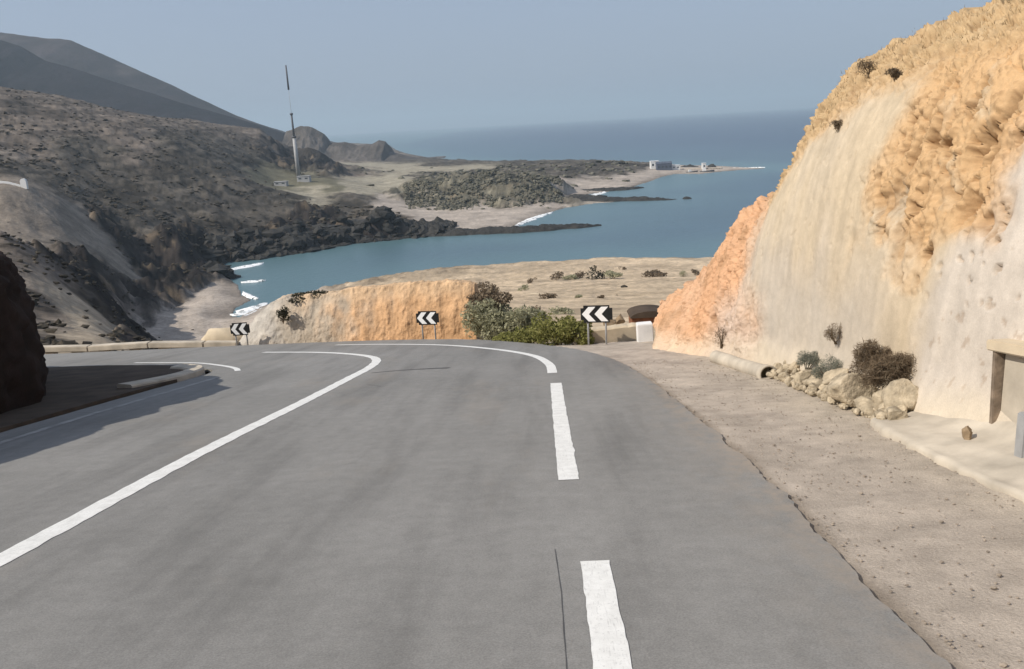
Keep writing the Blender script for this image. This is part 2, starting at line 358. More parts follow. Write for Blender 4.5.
CA = np.array([[at(x, y, Y)[0]/Y, math.log(Y), (at(x, y, Y)[2]-CZ)/Y] for x, y, Y, t in C])
tags = [t for *_, t in C]
def rbf_fit():
    P = CA[:, :2]*np.array([5., 1.6]); D = np.linalg.norm(P[:, None]-P[None], axis=2)
    n = len(P); A = np.zeros((n+3, n+3)); A[:n, :n] = D-np.eye(n)*.012; A[:n, n] = 1; A[:n, n+1:] = P; A[n, :n] = 1; A[n+1:, :n] = P.T
    return P, np.linalg.solve(A, np.concatenate([CA[:, 2], np.zeros(3)]))
RP, RW = rbf_fit()
def rbf(a, ly):
    q = np.stack([a*5, ly*1.6], 1); out = np.empty(len(q))
    for s in range(0, len(q), 40000):
        k = q[s:s+40000]; D = np.sqrt(np.maximum((k*k).sum(1)[:, None]+(RP*RP).sum(1)[None]-2*(k@RP.T), 0)); out[s:s+40000] = D@RW[:-3]+RW[-3]+k@RW[-2:]
    return out
TONE = dict(sand=(.46, .36, .25), beach=(.36, .31, .265), scrub=(.084, .073, .060), brown=(.142, .117, .096), rock=(.030, .025, .023),
            slope=(.215, .180, .145), sandpath=(.34, .28, .21), field=(.29, .26, .20), grass=(.13, .12, .082), terrace=(.13, .118, .088))
ROUGH = dict(sand=.26, beach=.05, scrub=.55, brown=.45, rock=1.7, slope=.22, sandpath=.1, field=.08, grass=.15, terrace=1.1)
TCOL = np.array([TONE[t] for t in tags]); TR = np.array([ROUGH[t] for t in tags])
EX = np.array([-60, -40, -15, -10, -3, -1.5, .5, 1.4, 1.75, 60.]); EY = np.array([31, 28.3, 25.6, 25.4, 23.6, 22.3, 19.2, 16.4, 15.0, 15.0])
def terrain_z(X, Y):
    a = X/Y; ly = np.log(Y); t = rbf(a, ly); z = CZ+t*Y
    wob = fbm(np.stack([X*.035, Y*.035, np.zeros(len(X))], 1), 4)
    wob2 = fbm(np.stack([X*.035+40, Y*.035, np.zeros(len(X))], 1), 4)
    q = np.stack([a*5+wob*.10, ly*1.6+wob2*.10], 1); colr = np.empty((len(X), 3)); rg = np.empty(len(X))
    for s in range(0, len(q), 40000):
        k = q[s:s+40000]; D = np.maximum((k*k).sum(1)[:, None]+(RP*RP).sum(1)[None]-2*(k@RP.T), 0)+2e-4; w = 1/D; w = w*w; w = w*np.sqrt(w); w /= w.sum(1)[:, None]
        colr[s:s+40000] = w@TCOL; rg[s:s+40000] = w@TR
    sd = coast_sd(np.stack([X, Y], 1))
    p = np.stack([X, Y, z], 1); amp = rg*np.clip(Y/150, .25, 2.2)
    n = .5*ridged(p*np.array([.16, .16, .12])+3, 3)*(rg > .9)-.25*(rg > .9)+fbm(p*np.array([.09, .09, .03]), 5)+.6*ridged(p*np.array([.045, .06, .02]), 4)-.3
    zz = z+n*amp+fbm(p*np.array([.33, .33, .1])+12, 4)*.5*rg*np.clip(Y/120, .2, 1.4)
    # shore: keep land just above the water at the coast line and the bed below it
    fl = SEA+.12+.035*np.clip(sd, 0, 60)
    land = np.maximum(zz, fl); wsh = 3+6*(rg < .2)
    land = fl+(land-fl)*sst(0, wsh, sd)
    land = land+(rg < .35)*sst(0, 12, sd)*fbm(p*np.array([.6, .6, .1])+66, 4)*.10*np.clip(Y/60, .3, 1.5)
    bed = SEA-.25+np.clip(sd, -40, 0)*.12
    zz = np.where(sd > 0, land, bed)
    wet = sst(7, 0, sd)*(rg < .35)
    colr = colr*(1-.4*wet[:, None])
    # the road bench
    ye = np.interp(X, EX, EY); e = Y-ye
    k = sst(.3, 7, e); zz = (rz(Y)-.14)*(1-k)+zz*k
    zz = np.where(e < .3, rz(Y)-.14, zz)
    near = sst(8, 0, e)[:, None]*np.where((X < -12)[:, None], .75, 1.); dirt = np.array([.40, .325, .235])
    colr = colr*(1-near)+dirt*near
    return zz, colr, rg, sd
def make_terrain():
    Y = np.geomspace(14.5, 1700, 600); a = np.concatenate([np.linspace(-1.15, -.66, 40)[:-1], np.linspace(-.66, .62, 620), np.linspace(.62, 1.1, 40)[1:]])
    YY, A = np.meshgrid(Y, a, indexing='ij'); X = (A*YY).ravel(); Yf = YY.ravel()
    z, cl, rg, sd = terrain_z(X, Yf)
    v = np.stack([X, Yf, z], 1)
    n = fbm(v*np.array([.5, .5, .3]), 4); n2 = fbm(v*.11+5, 4)
    rough = sst(.12, .5, rg)
    cl = cl*(1+(.35*n2+.30*n)[:, None]*(0.35+.65*rough[:, None]))
    # scattered pale stony patches and dark scrub freckles
    fr = sst(.25, .55, fbm(v*np.array([.28, .28, .1])+31, 4))*rough
    tr_ = fbm(v*np.array([.12, .30, .1])+131, 5); cl = cl*(1+.16*tr_[:, None]*(1-rough[:, None]))
    cl = cl*(1-.55*fr[:, None])
    band = fbm(np.stack([v[:, 0]*.02, v[:, 1]*.02, v[:, 2]*.9], 1)+77, 4); cl = cl*(1+.55*band[:, None]*rough[:, None]); gul = sst(.15, .5, fbm(v*np.array([.022, .022, .05])+55, 4))*sst(.3, .5, rg)*(v[:, 1] < 620); cl = cl*(1-.5*gul[:, None])
    tan = .7*sst(.36, .6, fbm(v*np.array([.10, .10, .16])+91, 4))*sst(.7, 1.3, rg); cl = cl*(1-tan[:, None])+np.array([.15, .115, .08])*tan[:, None]
    me = np_mesh('terrain', v, grid_faces(len(Y), len(a))); set_col(me, np.clip(cl, .012, .6))
    o = link('terrain', me, M['terrain']); tag(o, kind='structure'); return o
terrain = make_terrain()
def ground_z(x, y):
    z, *_ = terrain_z(np.array([x], float), np.array([y], float)); return float(z[0])

# ground beside and behind the camera, on the road's slope
def make_uphill():
    x = np.linspace(-70, 70, 141); y = np.linspace(-40, 15.2, 60); X, Y = np.meshgrid(x, y); X = X.ravel(); Y = Y.ravel()
    n = fbm(np.stack([X*.3, Y*.3, X*0], 1), 4); z = rz(Y)-.14-.03+n*.02-.5*(np.abs(X) > 20)
    me = np_mesh('ground', np.stack([X, Y, z], 1), grid_faces(len(y), len(x))); set_col(me, np.array([.36, .29, .21])*(1+.2*n[:, None]))
    tag(link('ground', me, M['dirt']), kind='structure')
make_uphill()

# ------------------------------------------------------------------ ridges and mountains
def ridge(name, line, Ys, front, back, basez, amp, fq, tone, n_s=220, n_t=60, mat='mountain', sharp=1.25, seed=0., var=.25, tone2=None):
    P = np.array([at(x, y, Ys if not hasattr(Ys, '__len__') else np.interp(x, *Ys)) for x, y in line])
    L = np.concatenate([[0], np.cumsum(np.linalg.norm(np.diff(P, axis=0), axis=1))]); s = np.linspace(0, L[-1], n_s)
    cr = np.stack([np.interp(s, L, P[:, k]) for k in range(3)], 1)
    t = np.concatenate([np.linspace(-1, 0, n_t), np.linspace(0, 1, n_t//2)[1:]])
    T, I = np.meshgrid(t, np.arange(n_s), indexing='ij'); c_ = cr[I.ravel()]; T = T.ravel()
    hgt = c_[:, 2]-basez; prof = (1-np.abs(T))**sharp*.75+.25*(np.cos(np.pi*np.clip(T, -1, 1))+1)/2
    X = c_[:, 0]; Y = c_[:, 1]+np.where(T < 0, T*front, T*back)
    v = np.stack([X, Y, basez+hgt*prof], 1)
    nn = fbm(v*fq+seed, 5)+.7*ridged(v*np.array([fq*1.6, fq*.5, fq*.7])+seed, 4)-.5
    v[:, 2] += nn*amp*np.clip(hgt/ (hgt.max()+1e-6), .15, 1)*(.25+.75*sst(0, .35, np.abs(T)))
    me = np_mesh(name, v, grid_faces(len(t), n_s)[:, ::-1])
    n2 = fbm(v*fq*3+seed+7, 4); tn = np.array(tone)[None]*(1+var*n2[:, None]+.3*nn[:, None]*.5)
    if tone2 is not None:
        m = sst(.1, .5, fbm(v*fq*1.2+3+seed, 3))[:, None]; tn = tn*(1-m)+np.array(tone2)*(1+var*n2[:, None])*m
    set_col(me, np.clip(tn, .01, .6)); return link(name, me, M[mat])
tag(ridge('mountain', [(-420, -60), (-250, 5), (-120, 26), (0, 32), (35, 37), (65, 40), (72, 41), (110, 57), (160, 80), (200, 99), (235, 115), (270, 128), (310, 141), (345, 156)], 1500, 520, 500, -30, 16, .008, (.040, .031, .031), 300, 90, sharp=1.15, tone2=(.075, .060, .055)), kind='structure')
tag(ridge('hill', [(-420, -20), (-200, 22), (-60, 37), (0, 40), (20, 46), (45, 60), (90, 74), (140, 90), (200, 108), (250, 122), (300, 138), (330, 150)], 1180, 380, 300, -30, 10, .011, (.017, .013, .015), 260, 70, sharp=1.1, seed=11.), kind='structure')
tag(ridge('headland', [(286, 132), (300, 125), (312, 127), (324, 134), (330, 143), (345, 142), (358, 145), (372, 144), (379, 140), (386, 142), (390, 152), (400, 154), (415, 159), (440, 163)], 980, 60, 80, -34, 5, .03, (.085, .074, .066), 200, 40, sharp=.8, seed=5.), kind='structure')
tag(ridge('rocky_knoll', [(205, 182), (230, 170), (262, 161), (290, 153), (308, 147), (322, 153), (333, 164), (345, 175), (352, 180)], 590, 40, 60, -26, 3, .06, (.045, .040, .036), 160, 40, sharp=.9, seed=21.), kind='structure')

# ------------------------------------------------------------------ road, shoulder, markings
def wobble_line(pts, step=.12, amp=.0, fq=1.5, seed=0):
    P = np.array(pts, float); L = np.concatenate([[0], np.cumsum(np.linalg.norm(np.diff(P, axis=0), axis=1))])
    s = np.arange(0, L[-1]+step*.5, step); Q = np.stack([np.interp(s, L, P[:, k]) for k in range(P.shape[1])], 1)
    if amp:
        d = np.gradient(Q, axis=0); n = np.stack([-d[:, 1], d[:, 0]], 1); n /= np.linalg.norm(n, axis=1)[:, None]+1e-9
        Q = Q+n*(fbm(np.stack([s*fq, s*0+seed, s*0], 1), 4)*amp)[:, None]
    return Q
def smooth_path(pts, n=12):
    P = [Vector((*p, 0)) for p in pts]; out = []
    for i in range(len(P)-1):
        p0, p1, p2, p3 = P[max(i-1, 0)], P[i], P[i+1], P[min(i+2, len(P)-1)]
        for k in range(n):
            t = k/n; q = .5*((2*p1)+(p2-p0)*t+(2*p0-5*p1+4*p2-p3)*t*t+(-p0+3*p1-3*p2+p3)*t**3); out.append((q.x, q.y))
    out.append(tuple(pts[-1])); return out
redge = smooth_path([(1.64, -16), (1.62, 0), (1.61, 3), (1.63, 4.2), (1.72, 5.8), (1.73, 8.8), (1.66, 12.2), (1.38, 15.6), (.55, 18.6), (-1.3, 21.7), (-3.2, 23.2), (-6, 24.1), (-10, 24.6), (-15, 25.0), (-30, 26.5), (-50, 28.6)])
inner = smooth_path([(-50, 23.2), (-30, 21.6), (-15, 20.2), (-10, 19.3), (-8.3, 18.5), (-7.1, 17.5), (-6.75, 16.6), (-6.75, 15.5), (-6.9, 12), (-7.0, 6), (-7.0, 0), (-7.0, -16)])
ro = wobble_line(wobble_line(redge, .06, .04, 1.6, 3.), .04, .022, 7., 12.); io = wobble_line(inner, .2, .02, 1., 9.)
def flat_fill(name, loop, dz, thick, m, parent=None):
    from mathutils.geometry import tessellate_polygon
    V = [Vector((p[0], p[1], 0)) for p in loop]; tris = tessellate_polygon([V]); n = len(V)
    top = [(p.x, p.y, rz(p.y)+dz) for p in V]; bot = [(p.x, p.y, rz(p.y)+dz-thick) for p in V]
    f = []
    for t in tris:
        a, b_, c_ = (V[i] for i in t); s = (b_-a).cross(c_-a).z; f.append(tuple(t) if s > 0 else tuple(t[::-1]))
    if thick:
        area = sum(V[i].x*V[(i+1) % n].y-V[(i+1) % n].x*V[i].y for i in range(n))
        for i in range(n):
            j = (i+1) % n; f.append((i, i+n, j+n, j) if area > 0 else (i, j, j+n, i+n))
    me = bpy.data.meshes.new(name); me.from_pydata(top+(bot if thick else []), [], f); me.update()
    return link(name, me, m, parent)
road = flat_fill('road', list(map(tuple, ro))+list(map(tuple, io)), 0.0, .07, M['asphalt']); tag(road, kind='structure')
def strip(name, pts, w, m, parent, dz=.004, step=.1, wob=.006, w_end=None, seed=0.):
    Q = wobble_line(pts, step); d = np.gradient(Q, axis=0); n = np.stack([-d[:, 1], d[:, 0]], 1); n /= np.linalg.norm(n, axis=1)[:, None]
    k = len(Q); s = np.arange(k)*step; ww = np.linspace(w, w_end or w, k)/2
    e1 = fbm(np.stack([s*4, s*0+seed, s*0], 1), 3)*wob; e2 = fbm(np.stack([s*4, s*0+seed+5, s*0], 1), 3)*wob
    A = Q+n*(ww+e1)[:, None]; B = Q-n*(ww+e2)[:, None]
    v = [(x, y, rz(y)+dz) for x, y in A]+[(x, y, rz(y)+dz) for x, y in B]
    f = np.array([(i+k, i+k+1, i+1, i) for i in range(k-1)])
    return link(name, np_mesh(name, v, f, False), m, parent)
cl = smooth_path([(-3.56, -16), (-3.56, 0), (-3.56, 5), (-3.56, 8.3), (-3.44, 11.5), (-3.37, 14.4), (-3.34, 16.2), (-3.5, 17.7), (-3.95, 18.8), (-4.85, 19.9), (-5.8, 20.65), (-7.2, 21.4)])
strip('centre_line', cl, .19, M['paint'], road, wob=.014, seed=1.)
strip('edge_dash', [(.255, -1.6), (.25, 1), (.25, 3.1), (.27, 4.46)], .165, M['paint'], road, wob=.012, seed=2., step=.06)
strip('edge_dash', [(.20, 6.39), (.22, 9), (.255, 12.41)], .17, M['paint'], road, wob=.012, seed=3.)
strip('edge_line', smooth_path([(.23, 13.7), (.19, 15.2), (-.14, 17.0), (-1.05, 18.95), (-2.4, 20.8), (-4.2, 22.1), (-5.6, 22.7)]), .165, M['paint'], road, seed=4.)
strip('edge_line', smooth_path([(-6.45, -16), (-6.45, 8), (-6.38, 12.5), (-6.2, 15.7)]), .11, M['shaded_wornpaint'], road, seed=5., wob=.02)  # grey colour carries the bank's shadow as well as wear
strip('edge_line', smooth_path([(-6.2, 16.75), (-6.5, 17.4), (-7.2, 18.3), (-8.2, 19.25), (-10, 20.1)]), .12, M['paint'], road, seed=6.)
# tarred seam and a wider dark streak lying on the asphalt
strip('dark_seam', [(.05, 2.4), (.06, 4.0), (.045, 4.7)], .004, M['seam_streak'], road, dz=.003, wob=.002, seed=8., step=.04)
strip('dark_seam', smooth_path([(-3.1, 15.1), (-2.6, 15.3), (-1.9, 15.35), (-1.65, 15.3)]), .05, M['seam_streak'], road, dz=.003, wob=.03, seed=10., step=.04, w_end=.16)

def make_shoulder():
    y = np.linspace(-16, 19.3, 330); t = np.linspace(0, 1, 60); Yg, T = np.meshgrid(y, t, indexing='ij'); Y = Yg.ravel(); T = T.ravel()
    le = np.interp(Y, [-16, 8.8, 12.2, 15.6, 18.6, 21], [1.45, 1.5, 1.45, 1.2, .35, -.9]); X = le+T*(4.6-le)
    n = fbm(np.stack([X*1.2, Y*1.2, X*0], 1), 5); n2 = fbm(np.stack([X*7, Y*7, X*0], 1), 3)
    z = rz(Y)-.03+sst(.2, 1, T)*.10+n*.018*sst(.02, .2, T)+n2*.004
    me = np_mesh('shoulder', np.stack([X, Y, z], 1), grid_faces(len(y), len(t))[:, ::-1])
    edge = sst(.12, 0, X-np.interp(Y, [p[1] for p in redge[:130]], [p[0] for p in redge[:130]])-.02+n*.05)
    base = np.array([.405, .348, .292])*(1+.16*n[:, None]+.08*n2[:, None])
    pale = sst(2.4, 3.6, X+n*.3)[:, None]; base = base*(1-pale*.7)+np.array([.46, .39, .30])*pale*.7
    base = base*(1-edge[:, None]*.5)+np.array([.16, .125, .09])*edge[:, None]*.5
    set_col(me, base); tag(link('shoulder', me, M['dirt']), kind='structure')
make_shoulder()

# ------------------------------------------------------------------ right-hand cliff
def make_cliff():
    # nodes: base x,y ; crest pixel or point
    nodes = [  # (base_x, base_y, crest X, crest Y, crest z)
        (4.6, -16, 7.4, -16, 7.4), (4.3, -4, 7.0, -4, 5.4), (4.05, 2, 6.6, 2, 4.5), (3.95, 5, 6.3, 5, 4.0)]
    def cr(px, py, X):
        d = rayd(px, py); t = X/d[0]; return (X, d[1]*t, CZ+d[2]*t)
    for bx, by, px, py, X in ((3.88, 6.3, 1080, -30, 5.95), (3.82, 7.6, 996, 1, 5.6), (3.78, 9.0, 936, 27, 5.35), (3.74, 10.3, 880, 50, 5.05), (3.70, 11.3, 850, 76, 4.8), (3.66, 12.2, 829, 102, 4.6),
                              (3.58, 12.9, 808, 136, 4.4), (3.48, 13.5, 793, 167, 4.25), (3.36, 14.1, 782, 193, 4.12), (3.2, 14.7, 767, 199, 4.1), (3.02, 15.3, 746, 206, 4.0), (2.86, 15.8, 730, 236, 3.8), (2.68, 16.3, 713, 264, 3.65), (2.55, 16.7, 690, 286, 3.4), (2.46, 17.0, 668, 297, 3.1), (2.47, 17.4, 658, 304, 2.87)):
        nodes.append((bx, by, *cr(px, py, X)))
    nodes += [(2.75, 18.3, 3.3, 18.4, nodes[-1][4]-.15), (3.8, 19.2, 4.4, 19.0, nodes[-1][4]-.2), (7, 20, 7.4, 19.4, -1.8), (16, 21, 16, 20, -2.5)]
    N = np.array(nodes); seg = np.linalg.norm(np.diff(N[:, :2], axis=0), axis=1); L = np.concatenate([[0], np.cumsum(seg)])
    # dense where it is seen
    sL = np.interp([2, 6.3], N[:, 1], L); sl = []
    a0, a1, a2 = np.interp(4.6, N[:20, 1], L[:20]), np.interp(17.4, N[:20, 1], L[:20]), L[-1]
    s = np.concatenate([np.linspace(0, a0, 60)[:-1], np.linspace(a0, a1+1.2, 620)[:-1], np.linspace(a1+1.2, a2, 50)])
    def sp(k):
        v = np.interp(s, L, N[:, k]); ker = np.hanning(19); ker /= ker.sum(); vp = np.pad(v, 9, mode='edge'); sm = np.convolve(vp, ker, 'valid'); return sm
    bx, by, cx, cy, cz_ = (sp(k) for k in range(5)); bz = rz(by)-.15
    t = np.concatenate([np.linspace(0, 1, 250), 1+np.linspace(0, 1, 34)[1:]])
    Tt, I = np.meshgrid(t, np.arange(len(s)), indexing='ij'); T = Tt.ravel(); I = I.ravel(); tf = np.clip(T, 0, 1); tb = np.clip(T-1, 0, 1)
    Yb = by[I]; main = sst(14.6, 13.4, Yb)
    # steep wall, rounding off towards the brow
    fx = (.28*tf+.72*tf**4.0)*main+(1-main)*(.55*tf+.45*tf**2.5)
    fz = 1-(1-tf)**1.0; fz = tf*(1-.0*tf)
    X = bx[I]+(cx-bx)[I]*fx; Y = by[I]+(cy-by)[I]*fx; Z = bz[I]+(cz_[I]-bz[I])*np.sin(tf*np.pi/2)**.9*.35+(cz_[I]-bz[I])*fz*.65
    nxn = bx*0+1
    X = X+tb*10; Y = Y+tb*1.0; Z = Z+tb*.5-tb**2*3.
    v = np.stack([X, Y, Z], 1).reshape(len(t), len(s), 3)
    gu = np.gradient(v, axis=1); gv = np.gradient(v, axis=0); n = np.cross(gv, gu); n /= np.linalg.norm(n, axis=2)[..., None]+1e-9
    n = n.reshape(-1, 3); v = v.reshape(-1, 3)
    if n[len(n)//3, 0] > 0: n = -n
    hgt = Z-rz(Y)                                   # height above the road
    wy = fbm(v*.9+3, 4); wz = fbm(v*.9+50, 4)
    yy = Y+wy*.9; hh = hgt+wz*.45
    yy = Y+wy*.45; crumb = sst(10.6, 9.9, yy)*sst(7.2, 7.8, yy+.25*(hh-2.5))*sst(1.55, 2.0, hh)*main
    crumb = np.maximum(crumb, .8*sst(.74, .84, T+wz*.05)*main)          # brow
    top = np.clip(sst(.76, .88, T+wz*.06)*main*sst(6, 8, Y)+sst(.95, 1.0, T), 0, 1)
    far = 1-sst(14.7, 13.2, yy+wz*.3-.55*(hh-1.6))                       # orange end of the cutting
    cream = sst(8.3, 7.4, yy+.35*(hh-2.2))
    # relief
    big = fbm(v*np.array([.8, .55, .5]), 4)
    chunk = ridged(v*np.array([2.6, 2.6, 1.5])+8, 5); fine = fbm(v*9., 4)
    streak = fbm(v*np.array([5., 5., .22])+4, 4)                     # runnels down the face
    pit = sst(.42, .62, fbm(v*np.array([4.2, 4.2, 3.0])+21, 3)); pits = sst(.50, .62, fbm(v*np.array([7.5, 7.5, 6.])+61, 3))
    cav = sst(.30, .62, fbm(v*np.array([1.9, 1.9, .95])+71, 3))
    grow = sst(0, .12, T)
    d = big*.07*(.4+crumb+far)+streak*.0035*(1-crumb)+fine*.003
    rough = fbm(v*np.array([3.6, 3.6, 2.6])+8, 6, 2.1, .62); grain = fbm(v*14.+2, 4, 2.1, .65)
    cleft = sst(.0, .09, np.abs(fbm(v*np.array([2.2, 2.2, .9])+33, 3)))
    d += crumb*(rough*.034+grain*.030-.10*cav-.12*pit-.11*(1-cleft)*sst(-.1, .3, wy))+top*(rough*.06+grain*.03)
    d += far*(rough*.06+grain*.015-.08*pit*sst(.5,.9,hgt)-.04*(1-cleft)*sst(.5,.9,hgt))
    d -= .04*pits*(1-top)*sst(.9, 1.6, hgt)*(.25+cream+crumb+far)
    # two dark clefts in the crumbling patch
    for (yc, h0, h1, wd, dp) in ((9.6, 2.7, 3.3, .05, .30), (8.1, 2.5, 3.3, .06, .32), (8.35, 2.55, 2.8, .10, .30), (8.9, 1.75, 1.95, .05, .2), (8.3, 2.0, 2.2, .06, .22), (9.15, 2.3, 2.5, .04, .18), (9.2, 2.9, 3.2, .05, .22)):
        d -= dp*np.exp(-((Y-yc+wy*.12+(hgt-h0)*.05)/wd)**2)*sst(h0-.15, h0+.1, hgt)*sst(h1+.15, h1-.1, hgt)
    v = v+n*(d*grow)[:, None]
    foot = sst(.14, 0, T); v[:, 0] -= foot*.12*(1+big)
    me = np_mesh('cliff', v, grid_faces(len(t), len(s))[:, ::-1])
    # earth colours, and shade painted in the hollows
    def C3(r, g, b): return np.array([r, g, b])[None]
    greyc = C3(.455, .395, .325); creamc = C3(.51, .45, .385); yellow = C3(.505, .405, .28); orange = C3(.50, .295, .13); red = C3(.55, .32, .185); grass = C3(.42, .305, .175); white = C3(.56, .48, .37)
    m = .15+.55*sst(-.35, .45, fbm(v*np.array([.7, .7, .2])+13, 4))[:, None]
    colr = greyc*(1-m)+yellow*m
    up = sst(1.6, 2.6, hgt+wz*.5)[:, None]; colr = colr*(1-.55*up)+C3(.51, .415, .29)*.55*up
    mid = (sst(11.8, 10.6, yy)*sst(7.2, 8.2, yy))[:, None]; colr = colr*(1-.75*mid)+yellow*.75*mid
    colr = colr*(1-cream[:, None])+creamc*cream[:, None]
    cr_ = (crumb*sst(-.6, .2, wz+.5*chunk))[:, None]; colr = colr*(1-.68*cr_)+orange*.68*cr_
    colr = colr*(1-.8*top[:, None])+(grass*(1+.35*grain[:, None]))*.8*top[:, None]
    colr = colr*(1-far[:, None])+(red*(1-.3*m)+C3(.52, .42, .33)*.3*m)*far[:, None]
    ash = (far*sst(1.6, .4, hgt+wy*.4)*sst(15.6, 14.6, Y))[:, None]; colr = colr*(1-.7*ash)+C3(.46, .40, .35)*.7*ash
    dark = (streak*(1-crumb)*(1-far)*(1-top)); colr = colr*(1+.13*dark[:, None])
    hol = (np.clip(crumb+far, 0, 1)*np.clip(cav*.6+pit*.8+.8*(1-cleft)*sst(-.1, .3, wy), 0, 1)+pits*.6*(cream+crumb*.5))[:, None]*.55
    colr = colr*(1-hol)+C3(.22, .13, .065)*hol  # brown painted into pits, cavities and clefts as their shade
    low = (sst(2.0, .9, hgt+wz*.3)*(1-far)*(1-crumb)*sst(8.8, 10.2, yy))[:, None]; colr = colr*(1-.75*low)+C3(.445, .395, .335)*.75*low
    spk = sst(.35, .55, grain)[:, None]*np.clip(crumb+far*.6+top*.5, 0, 1)[:, None]; colr = colr*(1-.45*spk)+C3(.24, .14, .07)*.45*spk
    base = (sst(.55, .15, hgt+wz*.15)*(1-.3*far))[:, None]; colr = colr*(1-base*.8)+white*base*.8
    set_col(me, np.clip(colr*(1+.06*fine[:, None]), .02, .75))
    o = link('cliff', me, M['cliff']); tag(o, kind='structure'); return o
cliff = make_cliff()

def brow_grass():
    me = cliff.data; n = len(me.vertices); co = np.empty(n*3, np.float32); me.vertices.foreach_get('co', co); co = co.reshape(-1, 3); nc = n//283
    g = co.reshape(283, -1, 3); r = np.random.default_rng(9); V = []
    for _ in range(1500):
        i = int(np.clip(r.normal(236, 16), 190, 256)); j = int(r.uniform(100, 560)); p = g[i, j]
        if p[1] > 13.2 or p[1] < 5: continue
        for _k in range(2):
            d = np.array([r.normal()*.45-.25, r.normal()*.45, 1.]); d /= np.linalg.norm(d); L = r.uniform(.025, .075); w = np.array([r.normal(), r.normal(), 0]); w = w/np.linalg.norm(w)*.004; q = p+r.normal(size=3)*.02
            V += [q-w, q+w, q+d*L]
    V = np.array(V); o = link('dry_grass', np_mesh('dry_grass', V, np.arange(len(V)).reshape(-1, 3), False), M['drygrass']); tag(o, 'short dry grass fringing the brow of the right-hand cliff', 'grass', kind='stuff')
    return g
cliff_grid = brow_grass()

# ------------------------------------------------------------------ left-hand bank (dark, its face away from the sun)
def make_left_bank():
    base = smooth_path([(-8.0, -16), (-7.9, 2), (-7.9, 9), (-7.9, 11.8), (-8.1, 13.0), (-8.9, 14.4), (-10.2, 16.3), (-12, 18.0), (-17, 19.3), (-30, 20.6)], 10)
    B = wobble_line(base, .16); k = len(B); dv = np.gradient(B, axis=0); nrm = np.stack([dv[:, 1], -dv[:, 0]], 1); nrm /= np.linalg.norm(nrm, axis=1)[:, None]
    hh = np.interp(B[:, 1], [-16, 4, 9, 11.5, 12.6, 13.6, 15, 18], [2.2, 2.2, 2.25, 2.4, 2.55, 2.5, 2.6, 2.9])
    t = np.concatenate([np.linspace(0, 1, 60), 1+np.linspace(0, 1, 20)[1:]])
    T, I = np.meshgrid(t, np.arange(k), indexing='ij'); T = T.ravel(); I = I.ravel(); tf = np.clip(T, 0, 1); tb = np.clip(T-1, 0, 1)
    back = .10*tf+.45*tf**4+tb*2.6
    v = np.stack([B[I, 0]-nrm[I, 0]*back, B[I, 1]-nrm[I, 1]*back, rz(B[I, 1])-.15+(hh[I]+.15)*np.sin(tf*np.pi/2)**.95+tb*.25-tb**2*2.4], 1)
    nz = fbm(v*1.1, 5); ch = ridged(v*1.9, 4)
    v[:, :2] += nrm[I]*((nz*.14+ch*.09)*sst(0, .1, T))[:, None]; v[:, 2] += (nz*.10+fbm(v*5, 3)*.05)*sst(.7, 1, T)
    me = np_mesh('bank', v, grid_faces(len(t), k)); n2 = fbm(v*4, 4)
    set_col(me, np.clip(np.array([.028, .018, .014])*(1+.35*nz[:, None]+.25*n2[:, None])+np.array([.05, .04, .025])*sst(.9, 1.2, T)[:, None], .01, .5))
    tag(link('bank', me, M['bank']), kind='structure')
make_left_bank()
# traffic island at the inside of the bend
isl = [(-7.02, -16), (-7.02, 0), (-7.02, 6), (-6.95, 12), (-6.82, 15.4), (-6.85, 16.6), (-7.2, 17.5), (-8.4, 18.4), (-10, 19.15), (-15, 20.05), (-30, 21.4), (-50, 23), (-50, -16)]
flat_i = flat_fill('verge', list(map(tuple, wobble_line(isl[:-1], .3, .03, 1., 4.)))+[(-50, -16)], .05, .2, M['shade_earth_roof']); tag(flat_i, kind='structure')  # island shadow deepened by the dark earth colour
kb = smooth_path([(-7.3, 14.2), (-7.05, 15.0), (-6.95, 15.8), (-7.05, 16.7), (-7.4, 17.2), (-7.8, 17.55)])
def kerb(name, pts, w, h, m):
    Q = wobble_line(pts, .12); d = np.gradient(Q, axis=0); n = np.stack([-d[:, 1], d[:, 0]], 1); n /= np.linalg.norm(n, axis=1)[:, None]; k = len(Q)
    prof = [(-w/2, -.05), (-w/2, h-.03), (-w/2+.03, h), (w/2-.03, h), (w/2, h-.03), (w/2, -.05)]
    v = [(Q[i, 0]+n[i, 0]*a, Q[i, 1]+n[i, 1]*a, rz(Q[i, 1])+b+.02*math.sin(i*1.7)*0) for i in range(k) for a, b in prof]; p = len(prof)
    f = [(i*p+j, i*p+j+1, (i+1)*p+j+1, (i+1)*p+j) for i in range(k-1) for j in range(p-1)]
    f += [tuple(range(p))[::-1], tuple((k-1)*p+j for j in range(p))]
    me = bpy.data.meshes.new(name); me.from_pydata(v, [], f); me.update(); return link(name, me, m)
kerb_o = kerb('kerb', kb, .34, .12, M['concrete'])
tag(kerb_o, 'pale concrete kerb round the nose of the traffic island', 'kerb')

